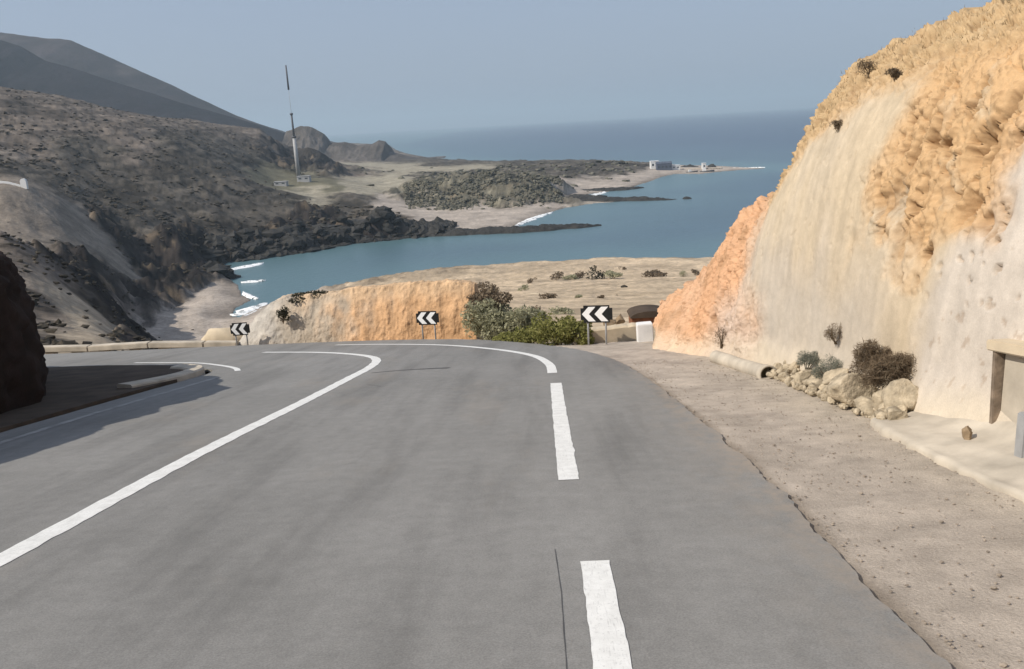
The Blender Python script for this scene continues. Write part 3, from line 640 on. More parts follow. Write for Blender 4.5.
# ------------------------------------------------------------------ earth bank facing the camera across the bend
def make_earth_wall():
    top_px = [(238, 342), (246, 330), (256, 316), (270, 303), (284, 297), (300, 296), (320, 294), (335, 292), (350, 289), (375, 288), (400, 285), (430, 282), (455, 282), (471, 283), (474, 284)]
    yb = lambda x: np.interp(x, [230, 300, 400, 476], [25.6, 25.2, 24.5, 24.1])
    xs = np.linspace(238, 474, 420); tp = np.array([at(x, np.interp(x, *zip(*top_px)), yb(x)+.55) for x in xs])
    n0 = fbm(np.stack([xs*.05, xs*0, xs*0], 1), 5); tp[:, 2] += n0*.03
    bs = np.array([[p[0], yb(x), rz(yb(x))-.25] for p, x in zip(tp, xs)])
    rows = []
    for t in np.linspace(0, 1, 70): rows.append(bs*(1-t)+tp*t+np.array([0, -.10*math.sin(math.pi*t)+.25*max(0, t-.8)**1, 0])*1.0)
    for t in np.linspace(0, 1, 24)[1:]: rows.append(tp+np.array([0, 2.6*t, -.9*t*t-.05*t]))
    for t in np.linspace(0, 1, 12)[1:]: rows.append(tp+np.array([0, 2.6+.8*t, -.95-2.0*t]))
    nf = 70
    v = np.array(rows); nr, nc, _ = v.shape
    # end faces
    v = v.reshape(-1, 3); n1 = fbm(v*np.array([1.6, 1.6, .9]), 5); n2 = fbm(v*6., 4); st = fbm(v*np.array([3.5, 3., .35])+9, 4)
    Tr = np.repeat(np.arange(nr), nc); face = sst(0, 6, Tr)*sst(nf+6, nf-4, Tr)
    v[:, 1] -= (n1*.06+n2*.02+st*.03)*face; v[:, 2] += (n1*.05+n2*.04)*sst(nf-12, nf, Tr)
    me_f = grid_faces(nr, nc)
    me = np_mesh('earth_bank', v, me_f)
    bm = bmesh.new(); bm.from_mesh(me); bm.verts.ensure_lookup_table()
    for cix in (0, nc-1):
        ring = [bm.verts[r*nc+cix] for r in range(nr)]
        try: bm.faces.new(ring if cix else ring[::-1])
        except Exception: pass
    bm.to_mesh(me); bm.free()
    xx = np.tile(xs, nr); m = sst(300, 400, xx+n1*45)[:, None]; hg = (v[:, 2]-rz(v[:, 1]))
    grey = np.array([.42, .355, .28])[None]; org = np.array([.54, .33, .18])[None]
    colr = grey*(1-m)+org*m; topm = sst(.95, 1.5, hg+n1*.25)[:, None]; colr = colr*(1-.7*topm)+np.array([.53, .375, .235])*.7*topm
    g2 = (sst(305, 255, xx+n1*20))[:, None]; colr = colr*(1-g2)+np.array([.44, .405, .36])*g2  # pale mist at the left end painted into the bank colour
    colr = colr*(1+.16*n1[:, None]+.10*n2[:, None]+.10*st[:, None])
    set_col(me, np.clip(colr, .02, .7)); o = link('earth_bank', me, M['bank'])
    return o
eb = make_earth_wall(); tag(eb, 'long low orange earth bank, mist painted grey on its left end, along the far side of the bend', 'earth bank')

# ------------------------------------------------------------------ shrubs
def shrub(name, loc, w, h, n, leaf, label=None, cat='shrub', group=None, size=.05, dpt=None, clumps=9, seed=0, stems=6, droop=0., kind=None, asp=.42):
    r = np.random.default_rng(seed+100); dpt = dpt or w
    root = empty(name, loc)
    cc = np.stack([r.uniform(-.36, .36, clumps)*w, r.uniform(-.36, .36, clumps)*dpt, r.uniform(.22, .72, clumps)*h], 1)
    cs = r.uniform(.18, .34, clumps)
    k = r.integers(0, clumps, n); d = r.normal(size=(n, 3)); d /= np.linalg.norm(d, axis=1)[:, None]; rad = r.uniform(.25, 1, n)**.5
    p = cc[k]+d*rad[:, None]*cs[k][:, None]*np.array([w, dpt, h*1.05]); p[:, 2] = np.abs(p[:, 2])
    a = r.normal(size=(n, 3)); a /= np.linalg.norm(a, axis=1)[:, None]; b = np.cross(a, r.normal(size=(n, 3))); b /= np.linalg.norm(b, axis=1)[:, None]
    s = size*r.uniform(.5, 1.4, n)[:, None]
    v = np.stack([p-a*s, p+b*s*asp, p+a*s, p-b*s*asp], 1).reshape(-1, 3)
    me = np_mesh('foliage', v, np.arange(4*n).reshape(n, 4), False); link('foliage', me, M[leaf], root)
    bm = bmesh.new()
    for q in range(stems):
        e = cc[q % clumps]; tube_bm(bm, [(r.normal()*.03*w, r.normal()*.03*dpt, -.05), tuple(e*np.array([.5, .5, .55])+r.normal(size=3)*.02), tuple(e*np.array([1, 1, 1.15]))], [.012*h+.004, .008*h+.003, .003], 5)
    bm_obj('stem', bm, M['twig'], root)
    tag(root, label, cat, group, kind); return root
def gpos(px, py, Y):
    p = at(px, py, Y); return (p[0], p[1], p[2])
# dark bush on the bank's crest
p = at(306, 299, 25.95); shrub('shrub', (p[0], p[1], p[2]-.04), 1.3, .30, 1500, 'leaf_dark', 'dark low shrub on the left end of the orange earth bank', seed=1, dpt=.8, size=.045)
p = at(284, 318, 25.35); shrub('shrub', (p[0], p[1]-.1, p[2]-.1), .42, .55, 500, 'leaf_dark', 'small dark shrub hanging on the grey end of the earth bank', seed=2, dpt=.35, size=.04)
# grey-green mass right of the bank
spec = [(490, 334, 23.6, 1.0, 1.2, 'leaf_grey', 'grey-green shrub touching the right end of the orange bank'),
        (509, 332, 23.5, 1.2, 1.15, 'leaf_grey', 'largest grey-green shrub between the bank and the olive bushes'),
        (527, 326, 23.7, .85, .85, 'leaf_grey', 'grey-green shrub sloping down on the right of its clump'),
        (488, 309, 24.3, .95, .55, 'leaf_brown', 'darker shrub topping the grey-green clump by the bank')]
for i, (px, py, Y, w, h, lf, lb) in enumerate(spec):
    q = at(px, py, Y); shrub('shrub', (q[0], Y, (q[2] if i == 3 else rz(Y)-.12)-.03), w*1.25, h*1.0, 5200, lf, lb, seed=10+i, size=.055, clumps=16, group='grey-green shrubs beside the bank')
spec = [(507, 342, 21.6, .6, .26, 'leaf_green', 'lowest olive tuft at the tarmac edge left of the others'),
        (530, 343, 20.8, .8, .42, 'leaf_green', 'low olive shrub left of the tall olive bush'),
        (557, 345, 20.0, .95, .72, 'leaf_green', 'tall olive bush just left of the right-hand chevron sign'),
        (577, 347, 19.6, .75, .62, 'leaf_green', 'olive bush under the right-hand chevron sign')]
for i, (px, py, Y, w, h, lf, lb) in enumerate(spec):
    q = at(px, py, Y); shrub('shrub', (q[0], Y, q[2]-.04), w*1.2, h*1.2, 4200 if h > .5 else 2200, lf, lb, seed=20+i, size=.045, clumps=13, group='olive bushes on the verge of the bend')
# shrubs against the cliff foot
spec = [(893, 393, 8.6, .66, .52, 'leaf_brown', 'big dry brown bush above the boulders at the cliff foot', 7000, .042),
        (872, 372, 9.1, .46, .42, 'leaf_brown', 'dry brown bush left of the biggest one at the cliff foot', 4600, .04),
        (829, 381, 10.2, .46, .36, 'leaf_teal', 'silvery grey-green bush among the pale boulders', 2400, .032),
        (807, 366, 11.0, .34, .26, 'leaf_teal', 'small dark silvery bush at the left end of the boulders', 1800, .028),
        (836, 338, 10.4, .26, .24, 'leaf_brown', 'thin brown tuft growing on the cliff face above the silvery bush', 800, .03),
        (721, 344, 14.6, .34, .44, 'leaf_brown', 'sparse dark tuft at the foot of the orange outcrop', 700, .03)]
for i, (px, py, Y, w, h, lf, lb, n, sz) in enumerate(spec):
    q = at(px, py, Y); shrub('shrub', (q[0], Y, q[2]-.03), w, h, n, lf, lb, seed=40+i, size=sz*1.0, dpt=w*.6, asp=.07, clumps=14, group='bushes at the foot of the cliff')

def on_cliff(px, py):
    g = cliff_grid.reshape(-1, 3); d = rayd(px, py); d = d/np.linalg.norm(d); w = g-np.array([0, 0, CZ]); t = w@d; e = np.linalg.norm(w-t[:, None]*d, axis=1)
    ok = np.where(e < .05, t, 1e9); k = int(np.argmin(ok)); return g[k]
for i, (px, py, w, h, lb) in enumerate([(868, 68, .34, .22, 'largest brown tuft on the brow of the cliff'), (893, 74, .20, .14, 'small brown tuft right of the largest one on the brow'), (836, 126, .22, .16, 'brown tuft low on the left edge of the cliff brow')]):
    q = on_cliff(px, py); shrub('shrub', (q[0], q[1], q[2]-.04), w, h, 380, 'leaf_brown', lb, seed=140+i, size=.03, asp=.16, dpt=w*.8, clumps=8, group='tufts on the brow of the cliff')

# ------------------------------------------------------------------ boulders
def rock(name, loc, s, m, label=None, seed=0, rotz=0., cat='boulder', group=None, sub=4, cuts=16, rough=.08, bury=.2, kind=None, parent=None):
    r = np.random.default_rng(seed+500); bm = bmesh.new(); bmesh.ops.create_icosphere(bm, subdivisions=sub, radius=1)
    me = bpy.data.meshes.new(name); bm.to_mesh(me); bm.free(); n = len(me.vertices)
    v = np.empty(n*3, np.float32); me.vertices.foreach_get('co', v); v = v.reshape(-1, 3).astype(float)
    for _ in range(cuts):
        d = r.normal(size=3); d /= np.linalg.norm(d); h = r.uniform(.45, .85); e = np.maximum(v@d-h, 0); v -= e[:, None]*d
    v *= (1+fbm(v*1.6+seed, 4)*rough*1.1+ridged(v*2.6+seed, 4)*rough*.7+fbm(v*9+seed, 4)*rough*.5)[:, None]
    v[:, 2] = np.maximum(v[:, 2], -.75); v = v*np.array(s)
    cz_, sz_ = math.cos(rotz), math.sin(rotz); v = np.stack([v[:, 0]*cz_-v[:, 1]*sz_, v[:, 0]*sz_+v[:, 1]*cz_, v[:, 2]+s[2]*(1-bury)*.75], 1)
    me.vertices.foreach_set('co', v.astype(np.float32).ravel()); me.update()
    for p_ in me.polygons: p_.use_smooth = True
    o = link(name, me, M[m], parent); o.location = loc; tag(o, label, cat if label else None, group, kind); return o
spec = [(906, 407, 8.25, (.17, .15, .17), 'rounded pale boulder at the right end of the row'),
        (857, 397, 9.05, (.30, .20, .20), 'biggest flat-topped pale boulder in the middle of the row'),
        (884, 411, 8.4, (.10, .10, .17), 'upright narrow pale stone beside the rounded boulder'),
        (872, 414, 8.5, (.15, .10, .09), 'low pale stone in front of the biggest boulder'),
        (838, 377, 9.9, (.14, .12, .16), 'pale boulder behind the silvery bush'),
        (806, 378, 10.6, (.15, .12, .13), 'pale notched boulder at the left end of the row'),
        (822, 389, 10.1, (.17, .10, .10), 'low pale boulder left of the biggest one'),
        (838, 400, 9.5, (.16, .09, .08), 'flat pale stone at the edge of the shoulder below the biggest boulder'),
        (896, 425, 7.9, (.10, .09, .09), 'small pale stone against the concrete apron')]
for i, (px, py, Y, s, lb) in enumerate(spec):
    q = at(px, py, Y); rock('boulder', (q[0], Y, rz(Y)+.03), tuple(k_*1.4 for k_ in s), 'boulder', lb, seed=i, rotz=i*.9, group='pale boulders at the foot of the cliff')
def rubble():
    r = np.random.default_rng(4); n = 260; t = r.random(n); Y = 7.9+t*4.2; X = 3.28+r.random(n)**1.4*.42+.02*t; S = (r.random(n)**2.5*.075+.018)
    bm = bmesh.new(); bmesh.ops.create_icosphere(bm, subdivisions=2, radius=1); bm.verts.ensure_lookup_table(); iv = np.array([q.co[:] for q in bm.verts]); iff = np.array([[q.index for q in f_.verts] for f_ in bm.faces]); bm.free()
    nz = r.normal(size=(n, 6, 3)); v = np.repeat(iv[None], n, 0)
    for k in range(6):
        d = nz[:, k]/np.linalg.norm(nz[:, k], axis=1)[:, None]; e = np.maximum((v*d[:, None]).sum(2)-.6, 0); v = v-e[..., None]*d[:, None]
    v = v*(S[:, None]*r.uniform(.7, 1.4, (n, 3)))[:, None]+np.stack([X, Y, rz(Y)+.05+S*.3+(X-3.28)*.25], 1)[:, None]
    o = link('rubble', np_mesh('rubble', v.reshape(-1, 3), (iff[None]+(np.arange(n)*len(iv))[:, None, None]).reshape(-1, 3), False), M['boulder']); tag(o, 'small pale rubble between the boulders at the cliff foot', 'rubble', kind='stuff')
rubble()
# pipe along the cliff foot
def pipe():
    a = np.array(at(716, 357, 14.2)); b_ = np.array(at(769, 375, 11.75)); root = empty('drain_pipe', tuple(b_))
    d = Vector(b_-a); L = d.length; rot = d.to_track_quat('Z', 'Y').to_matrix(); n = 20
    bm = bmesh.new(); pr = [(.0, .115), (.25, .12), (.5, .112), (.75, .122), (.93, .125), (.94, .14), (1., .142), (1., .115), (.96, .112), (.5, .105), (.0, .10)]
    rings = [[bm.verts.new(Vector((math.cos(k*2*math.pi/n)*r_, math.sin(k*2*math.pi/n)*r_, (z-1)*L)) ) for k in range(n)] for z, r_ in pr]
    for i in range(len(rings)-1):
        for k in range(n): bm.faces.new((rings[i][k], rings[i][(k+1) % n], rings[i+1][(k+1) % n], rings[i+1][k]))
    bmesh.ops.rotate(bm, cent=(0, 0, 0), matrix=rot, verts=bm.verts[:]); bm_obj('pipe_wall', bm, M['concrete'], root, True)
    bm = bmesh.new(); bmesh.ops.create_circle(bm, cap_ends=True, segments=n, radius=.111); bmesh.ops.translate(bm, vec=(0, 0, -.1), verts=bm.verts[:]); bmesh.ops.rotate(bm, cent=(0, 0, 0), matrix=rot, verts=bm.verts[:])
    bm_obj('dark_end', bm, M['darkhole'], root)  # dark disc standing in for the shade inside the open end
    tag(root, 'pale pipe lying along the cliff foot with a dark open end', 'pipe')
pipe()

# ------------------------------------------------------------------ concrete apron and doorway at the right edge
def apron():
    y = np.linspace(-6, 8.05, 180); prof_t = np.linspace(0, 1, 26); Yg, T = np.meshgrid(y, prof_t, indexing='ij'); Y = Yg.ravel(); T = T.ravel()
    front = np.interp(Y, [-6, 5, 6.5, 7.6, 8.05], [3.12, 3.12, 3.13, 3.2, 3.28]); back = 3.95
    X = front+(back-front)*np.clip(T*1.25-.12, 0, 1)
    h = .10*sst(0, .12, T)+.05*sst(.12, .6, T)+np.interp(Y, [-6, 6, 7.2, 8.05], [.34, .34, .34, .20])*np.clip((T-.5)/.5, 0, 1)**2.0
    n = fbm(np.stack([X*2, Y*1.2, X*0], 1), 4); n2 = fbm(np.stack([X*11, Y*9, X*0], 1), 3)
    X = X-(1-sst(0, .3, T))*(n*.07+n2*.03); v = np.stack([X+n*.02, Y, rz(Y)-.03+h+n*.03+n2*.006], 1)
    me = np_mesh('concrete_apron', v, grid_faces(len(y), len(prof_t))[:, ::-1])
    bm = bmesh.new(); bm.from_mesh(me); bm.verts.ensure_lookup_table(); k = len(prof_t); e = len(y)-1
    ring = [bm.verts[e*k+j] for j in range(k)]; x0 = ring[0].co; low = [bm.verts.new((r_.co.x, r_.co.y, rz(8.05)-.12)) for r_ in ring]
    for j in range(k-1): bm.faces.new((ring[j], ring[j+1], low[j+1], low[j]))
    bm.to_mesh(me); bm.free()
    o = link('concrete_apron', me, M['concrete']); tag(o, 'smooth pale concrete apron curving up to the cliff at the right edge', 'apron')
apron()
def doorway():
    _q = at(1008, 411, 6.9); y0, y1, x, z0 = 5.9, 6.9, _q[0]-.02, _q[2]
    root = empty('doorway', (x, 5.5, z0)); hgt = .60
    box_obj('post', (-.02, y1-5.5, hgt/2-.2), (.21, .055, hgt+.40), M['wood'], root, Matrix.Rotation(R_(-3), 3, 'X'), .006)
    box_obj('post', (-.02, y0-5.5, hgt/2-.2), (.21, .055, hgt+.40), M['wood'], root, Matrix.Rotation(R_(2), 3, 'X'), .006)
    box_obj('lintel', (-.03, .95, hgt+.05), (.24, y1-y0+.14, .09), M['cream'], root, Matrix.Rotation(R_(-9), 3, 'X'), .01)
    box_obj('door_panel', (.0, .9, hgt/2-.2), (.12, y1-y0-.06, hgt+.40), M['concrete'], root, None, .004)
    tag(root, 'low doorway with wooden posts and pale panel set in the cliff', 'doorway')
doorway()
q = at(1022, 424, 6.0); gb = box_obj('junction_box', (q[0]+.06, 6.0, q[2]-.14), (.14, .12, .44), M['steel'], None, None, .012); tag(gb, 'small grey box standing on the concrete apron by the doorway', 'box')
rock('boulder', (at(968, 412, 6.75)[0], 6.75, rz(6.75)+.12), (.055, .06, .075), 'brownrock', 'dark angular stone leaning on the concrete apron', seed=77, group=None)

# ------------------------------------------------------------------ small stones on the shoulder (nobody would count them)
def pebbles():
    bm = bmesh.new(); r = random.Random(5)
    for i in range(1500):
        y = r.uniform(2.2, 15); u = r.random(); x = 1.72+1.53*(u*u*u*.35 if i % 3 == 0 else (u if r.random() < .5 else u**.4)); s = r.uniform(.003, .009)*(1.7 if r.random() < .06 else 1)
        z = rz(y)-.022+.10*float(sst(.2, 1, (x-1.5)/3.1))
        res = bmesh.ops.create_icosphere(bm, subdivisions=1, radius=1)
        for vv in res['verts']: vv.co = Vector((x+vv.co.x*s*r.uniform(.9, 1.6), y+vv.co.y*s*r.uniform(.8, 1.3), z+s*.3+vv.co.z*s*.6))
    o = bm_obj('gravel', bm, M['gravel']); tag(o, 'loose small stones scattered over the sandy shoulder', 'gravel', kind='stuff')
pebbles()

# ------------------------------------------------------------------ chevron signs
def chevron_sign(loc, rot, pw, ph, zc, label, worn=False):
    root = empty('chevron_sign', loc, rot)
    for sx in (-.28, .28):
        bm = bmesh.new(); tube_bm(bm, [(sx*pw, .03, -.25), (sx*pw, .03, zc+ph*.45)], .022, 10); bm_obj('post', bm, M['steel'], root, True)
    bm = bmesh.new(); box_bm(bm, (0, 0, zc), (pw, .012, ph), None, 0)
    es = [e for e in bm.edges if abs((e.verts[0].co-e.verts[1].co).y) > .005]; bmesh.ops.bevel(bm, geom=es, offset=ph*.16, segments=4, affect='EDGES')
    pan = bm_obj('panel', bm, M['black'], root)
    for k in range(2):
        x0 = -pw*.46+k*pw*.40; t = pw*.22; a = ph*.42
        bm = bmesh.new(); pts = [(x0, 0), (x0+pw*.21, a), (x0+pw*.21+t, a), (x0+t, 0), (x0+pw*.21+t, -a), (x0+pw*.21, -a)]
        f_ = [bm.verts.new((x, -.0095, zc+z)) for x, z in pts]; b_ = [bm.verts.new((x, -.0055, zc+z)) for x, z in pts]
        bm.faces.new((f_[0], f_[5], f_[4], f_[3])); bm.faces.new((f_[0], f_[3], f_[2], f_[1]))
        for i in range(6): bm.faces.new((f_[i], f_[(i+1) % 6], b_[(i+1) % 6], b_[i]))
        bm_obj('chevron', bm, M['signwhite'], pan)
    tag(root, label, 'road sign', 'chevron signs on the bend'); return root
def sign_at(px, py_c, py_b, Y, wpx, hpx, rot, label):
    c_ = at(px, py_c, Y); sc = Y/math.cos(0.0)/F*1.035
    zb = rz(Y)-.05; chevron_sign((c_[0], Y, zb), rot, wpx*sc/math.cos(rot), hpx*sc, c_[2]-zb, label)
sign_at(596.5, 314, 346, 19.0, 31, 17.5, R_(-9), 'black and white chevron sign beside the olive bushes, the largest one')
sign_at(427.5, 318, 338, 23.55, 23, 14, R_(-9), 'black and white chevron sign in front of the orange earth bank')
sign_at(240, 329, 345, 25.15, 19, 13, R_(4), 'leftmost chevron sign by the pale sand heap')

# ------------------------------------------------------------------ parapet, sand heap, retaining wall, block, hut
def parapet():
    pts = [(38, 349), (90, 348), (150, 344.5), (205, 344), (238, 344)]; Yp = [26.0, 25.9, 25.75, 25.6, 25.6]
    P = [at(x, y, Y) for (x, y), Y in zip(pts, Yp)]; P.insert(0, np.array([-34, 27.6, P[0][2]+.0])); root = empty('parapet', tuple(P[2]))
    for i in range(len(P)-1):
        a, b_ = Vector(P[i]), Vector(P[i+1]); d = b_-a; L = d.length; mid = (a+b_)/2-Vector(P[2]); ang = math.atan2(d.y, d.x); tilt = math.asin(d.z/L)
        box_obj('beam', mid, (L-.02, .30, .17), M['concrete'], root, Matrix.Rotation(ang, 3, 'Z') @ Matrix.Rotation(-tilt, 3, 'Y'), .02)
        nn = max(2, int(L/1.4))
        for k in range(nn):
            q = a+d*((k+.5)/nn)-Vector(P[2]); g = rz(a.y+d.y*(k+.5)/nn)-.3-P[2][2]; h = q.z-.085-g
            if h > .05: box_obj('support', (q.x, q.y, g+h/2), (.3, .22, h), M['cream'], root, Matrix.Rotation(ang, 3, 'Z'), .015)
    tag(root, 'low pale concrete parapet on short supports along the far left edge of the road', 'parapet')
parapet()
q = at(227, 346, 26.2); sh = rock('sand_heap', (q[0], 26.4, q[2]-.1), (.95, .6, .62), 'cream', 'pale pointed heap of sand behind the leftmost chevron sign', seed=31, cat='sand heap', cuts=3, rough=.05, bury=.45)
a = at(572, 336, 20.3); b_ = at(640, 340, 20.9)
def retaining():
    root = empty('retaining_wall', (a[0], 19.4, rz(20.3)-.2)); n = 9
    P0 = at(574, 331, 19.45); P1 = at(642, 325, 19.45)
    bm = bmesh.new(); L = P1[0]-P0[0]
    xs = np.linspace(0, L, 40); tops = np.interp(xs, [0, L], [P0[2], P1[2]])-(rz(20.3)-.2)+fbm(np.stack([xs*3, xs*0, xs*0], 1), 3)*.03
    rows = [[bm.verts.new((x+P0[0]-a[0], y+.1*x/L, z)) for x, z in zip(xs, zz)] for y, zz in ((0, tops*0-.6), (-.02, tops-.03), (.01, tops), (.27, tops), (.3, tops-.03), (.3, tops*0-.6))]
    for r0, r1 in zip(rows, rows[1:]):
        for i in range(len(xs)-1): bm.faces.new((r0[i], r0[i+1], r1[i+1], r1[i]))
    bm.faces.new([r_[-1] for r_ in rows]); bm.faces.new([r_[0] for r_ in rows][::-1])
    bm_obj('wall_face', bm, M['cream'], root); tag(root, 'low cream retaining wall between the chevron sign and the orange outcrop', 'wall')
retaining()
q0 = at(637, 325, 18.9); q1 = at(653, 346, 18.9)
wb = box_obj('white_block', ((q0[0]+q1[0])/2, 18.9, (q0[2]+q1[2])/2-.06), (q1[0]-q0[0], .3, q0[2]-q1[2]+.2), M['white'], None, Matrix.Rotation(R_(-2), 3, 'Y'), .015); tag(wb, 'square white painted block against the end of the orange outcrop', 'block')
def hut():
    p0 = at(632, 325, 27.5); p1 = at(668, 308, 27.5); root = empty('hut', (p0[0], 27.5, p0[2]-.5)); w = p1[0]-p0[0]; h = p1[2]-p0[2]
    bm = bmesh.new(); n = 14
    box_bm(bm, (w/2, .5, .25+h*.22), (w, .9, h*.44+.5), None, .01); bm_obj('wall', bm, M['rust'], root)
    bm = bmesh.new(); pr = [(w/2-math.cos(k*math.pi/n)*(w/2+.05), .55+h*.34+math.sin(k*math.pi/n)*h*.42) for k in range(n+1)]
    A = [bm.verts.new((x, -.03, z)) for x, z in pr]; B = [bm.verts.new((x, 1.05, z)) for x, z in pr]
    for i in range(n): bm.faces.new((A[i], A[i+1], B[i+1], B[i]))
    bm.faces.new(A[::-1]); bm.faces.new(B); bm_obj('roof', bm, M['shade_earth_roof'], root)
    tag(root, 'rusty brown hut with a curved dark roof beyond the white block', 'hut')
hut()
q = at(609, 321, 23.0)
rock('boulder', (q[0], 23., q[2]-.15), (.30, .2, .16), 'brownrock', 'brown rubble rock right of the largest chevron sign', seed=90)
q = at(620, 318, 24.0); rock('boulder', (q[0], 24., q[2]-.15), (.22, .2, .17), 'brownrock', 'brown rubble rock in front of the rusty hut', seed=91)

# shrubs and rocks dotted over the sand slope
spots = [(462, 280, 150, 5, 1.3), (480, 283, 128, 2.4, 1.1), (491, 291, 86, 2.0, 1.5), (524, 290, 92, 1.3, .9), (532, 280, 138, 1.6, 1.1), (556, 277, 150, 2.6, 1.7), (570, 277, 150, 3.0, 1.0), (580, 276, 152, 2.4, 1.7), (596, 276, 148, 3.2, 2.6), (614, 277, 146, 3.8, 1.5), (622, 272, 175, 1.5, 1.1),
         (655, 275, 150, 4.4, 1.1), (683, 275, 145, 1.5, 1.4), (697, 274, 148, 2.0, 1.2), (546, 299, 62, 1.5, .5), (580, 298, 62, .7, .3), (600, 298, 62, .6, .3), (535, 312, 38, .9, .5), (563, 311, 38, 1.1, .35)]
sand_lb = ['long low scrub patch at the left edge of the sand slope, behind the bank', 'small shrub above the grey-green clump on the sand', 'spiky shrub just above the grey-green clump', 'tiny shrub in the left middle of the sand', 'small shrub high on the sand near the water, left of the row', 'brown scrub first from the left in the row by the water', 'flat brown scrub second in the row by the water', 'shrub third in the row by the water', 'tallest dark shrub in the row by the water', 'wide low shrub right of the tallest one by the water', 'tiny shrub nearest the water behind the row', 'flat straggling shrub on the right half of the sand', 'round small shrub near the orange outcrop', 'shrub on the sand closest to the orange outcrop', 'low ragged scrub on the sand edge left of the chevron sign', 'tiny tuft on bare sand above the chevron sign, left one', 'tiny tuft on bare sand above the chevron sign, right one', 'small tuft on the crumbling sand edge above the olive bush', 'low tuft directly left of the largest chevron sign']
for i, ((px, py, Y, w, h), lb) in enumerate(zip(spots, sand_lb)):
    q = at(px, py, Y); gz = ground_z(q[0], Y)
    shrub('shrub', (q[0], Y, gz-.05), w, h, 420, 'leaf_dark' if i in (0, 8) else ('leaf_brown' if i % 3 else 'leaf_grey'), lb, seed=60+i, size=.012*max(w, 1)*6*.9, clumps=6, stems=4, group='shrubs on the sand slope')

# ------------------------------------------------------------------ scrub blanket on hill and terrace (stuff)
def scrub(name, mat, label, areas, gap, hump=1.):
    r = np.random.default_rng(3); bl = []
    base = np.array([(1,0,0),(-1,0,0),(0,1,0),(0,-1,0),(0,0,1),(.7,.7,.5),(-.7,.7,.5),(.7,-.7,.5),(-.7,-.7,.5)], float)
    bm = bmesh.new(); bmesh.ops.create_icosphere(bm, subdivisions=1, radius=1); bm.verts.ensure_lookup_table()
    iv = np.array([v_.co[:] for v_ in bm.verts]); iff = np.array([[v_.index for v_ in f_.verts] for f_ in bm.faces]); bm.free()
    pts = []
    def area(n, x0, x1, Y0, Y1, smin, smax, flat=.6):
        Y = np.exp(r.uniform(math.log(Y0), math.log(Y1), n)); a = np.array([at(x, 200, 100)[0]/100 for x in (x0, x1)]); A = r.uniform(a[0], a[1], n); pts.append((A*Y, Y, r.uniform(smin, smax, n)**1.0, np.full(n, flat)))
    for a_ in areas: area(*a_)
    X, Y, S, Fl = (np.concatenate(q_) for q_ in zip(*pts)); z, cl_, rg, sd = terrain_z(X, Y)
    lum = cl_.mean(1); keep = (sd > 4) & ((rg > .42) | (r.random(len(X)) < .06)) & (Y-np.interp(X, EX, EY) > 4)
    keep &= fbm(np.stack([X*.05, Y*.05, X*0], 1)+15, 3) > gap+r.normal(size=len(X))*.15
    X, Y, S, Fl, z = X[keep], Y[keep], S[keep], Fl[keep], z[keep]; n = len(X)
    v = iv[None]*(1+.35*r.normal(size=(n, len(iv), 1)))*np.stack([S*r.uniform(.8, 1.5, n), S*r.uniform(.8, 1.5, n), S*Fl], 1)[:, None]
    v = v+np.stack([X, Y, z+S*.15], 1)[:, None]; f_ = iff[None]+(np.arange(n)*len(iv))[:, None, None]
    me = np_mesh(name, v.reshape(-1, 3), f_.reshape(-1, 3), False); o = link(name, me, M[mat]); tag(o, label, 'scrub', kind='stuff')
scrub('scrub', 'scrub', 'low brown scrub scattered over the left hillside', [(2800, -80, 330, 250, 560, .12, .9, .45), (700, 60, 230, 220, 280, .15, .6, .5), (2400, -60, 175, 40, 190, .06, .42, .6), (350, 300, 400, 300, 360, .5, 1.3), (160, 480, 700, 40, 190, .10, .35)], -.25)
scrub('scrub', 'scrub_pale', 'pale grey-green scrub on the terrace across the bay', [(6500, 405, 562, 362, 440, .2, .85, .9), (700, 360, 640, 420, 640, .6, 2.0, .5)], -.2)

def shore_rocks():
    r = np.random.default_rng(12); n = 9000; x = r.uniform(205, 455, n); Y = r.uniform(180, 330, n); X = np.array([at(a_, 250, 100)[0]/100 for a_ in (205, 455)]); A = X[0]+(x-205)/250*(X[1]-X[0]); X = A*Y
    sd = coast_sd(np.stack([X, Y], 1)); k = (sd > -1.5) & (sd < 16) & (Y > 225) & (r.random(n) < .9); X, Y, sd = X[k], Y[k], sd[k]; z, *_ = terrain_z(X, Y); z = np.maximum(z, SEA-.3); n = len(X)
    bm = bmesh.new(); bmesh.ops.create_icosphere(bm, subdivisions=1, radius=1); bm.verts.ensure_lookup_table(); iv = np.array([q.co[:] for q in bm.verts]); iff = np.array([[q.index for q in f_.verts] for f_ in bm.faces]); bm.free()
    S = r.uniform(.35, 1.0, n)**2*2.2+.25; v = iv[None]*(1+.3*r.normal(size=(n, len(iv), 1)))*np.stack([S*r.uniform(.7, 1.6, n), S*r.uniform(.7, 1.4, n), S*.7], 1)[:, None]+np.stack([X, Y, z], 1)[:, None]
    o = link('shore_rocks', np_mesh('shore_rocks', v.reshape(-1, 3), (iff[None]+(np.arange(n)*len(iv))[:, None, None]).reshape(-1, 3), False), M['reef']); tag(o, 'dark broken rocks along the foot of the left shore', 'rocks', kind='stuff')
shore_rocks()

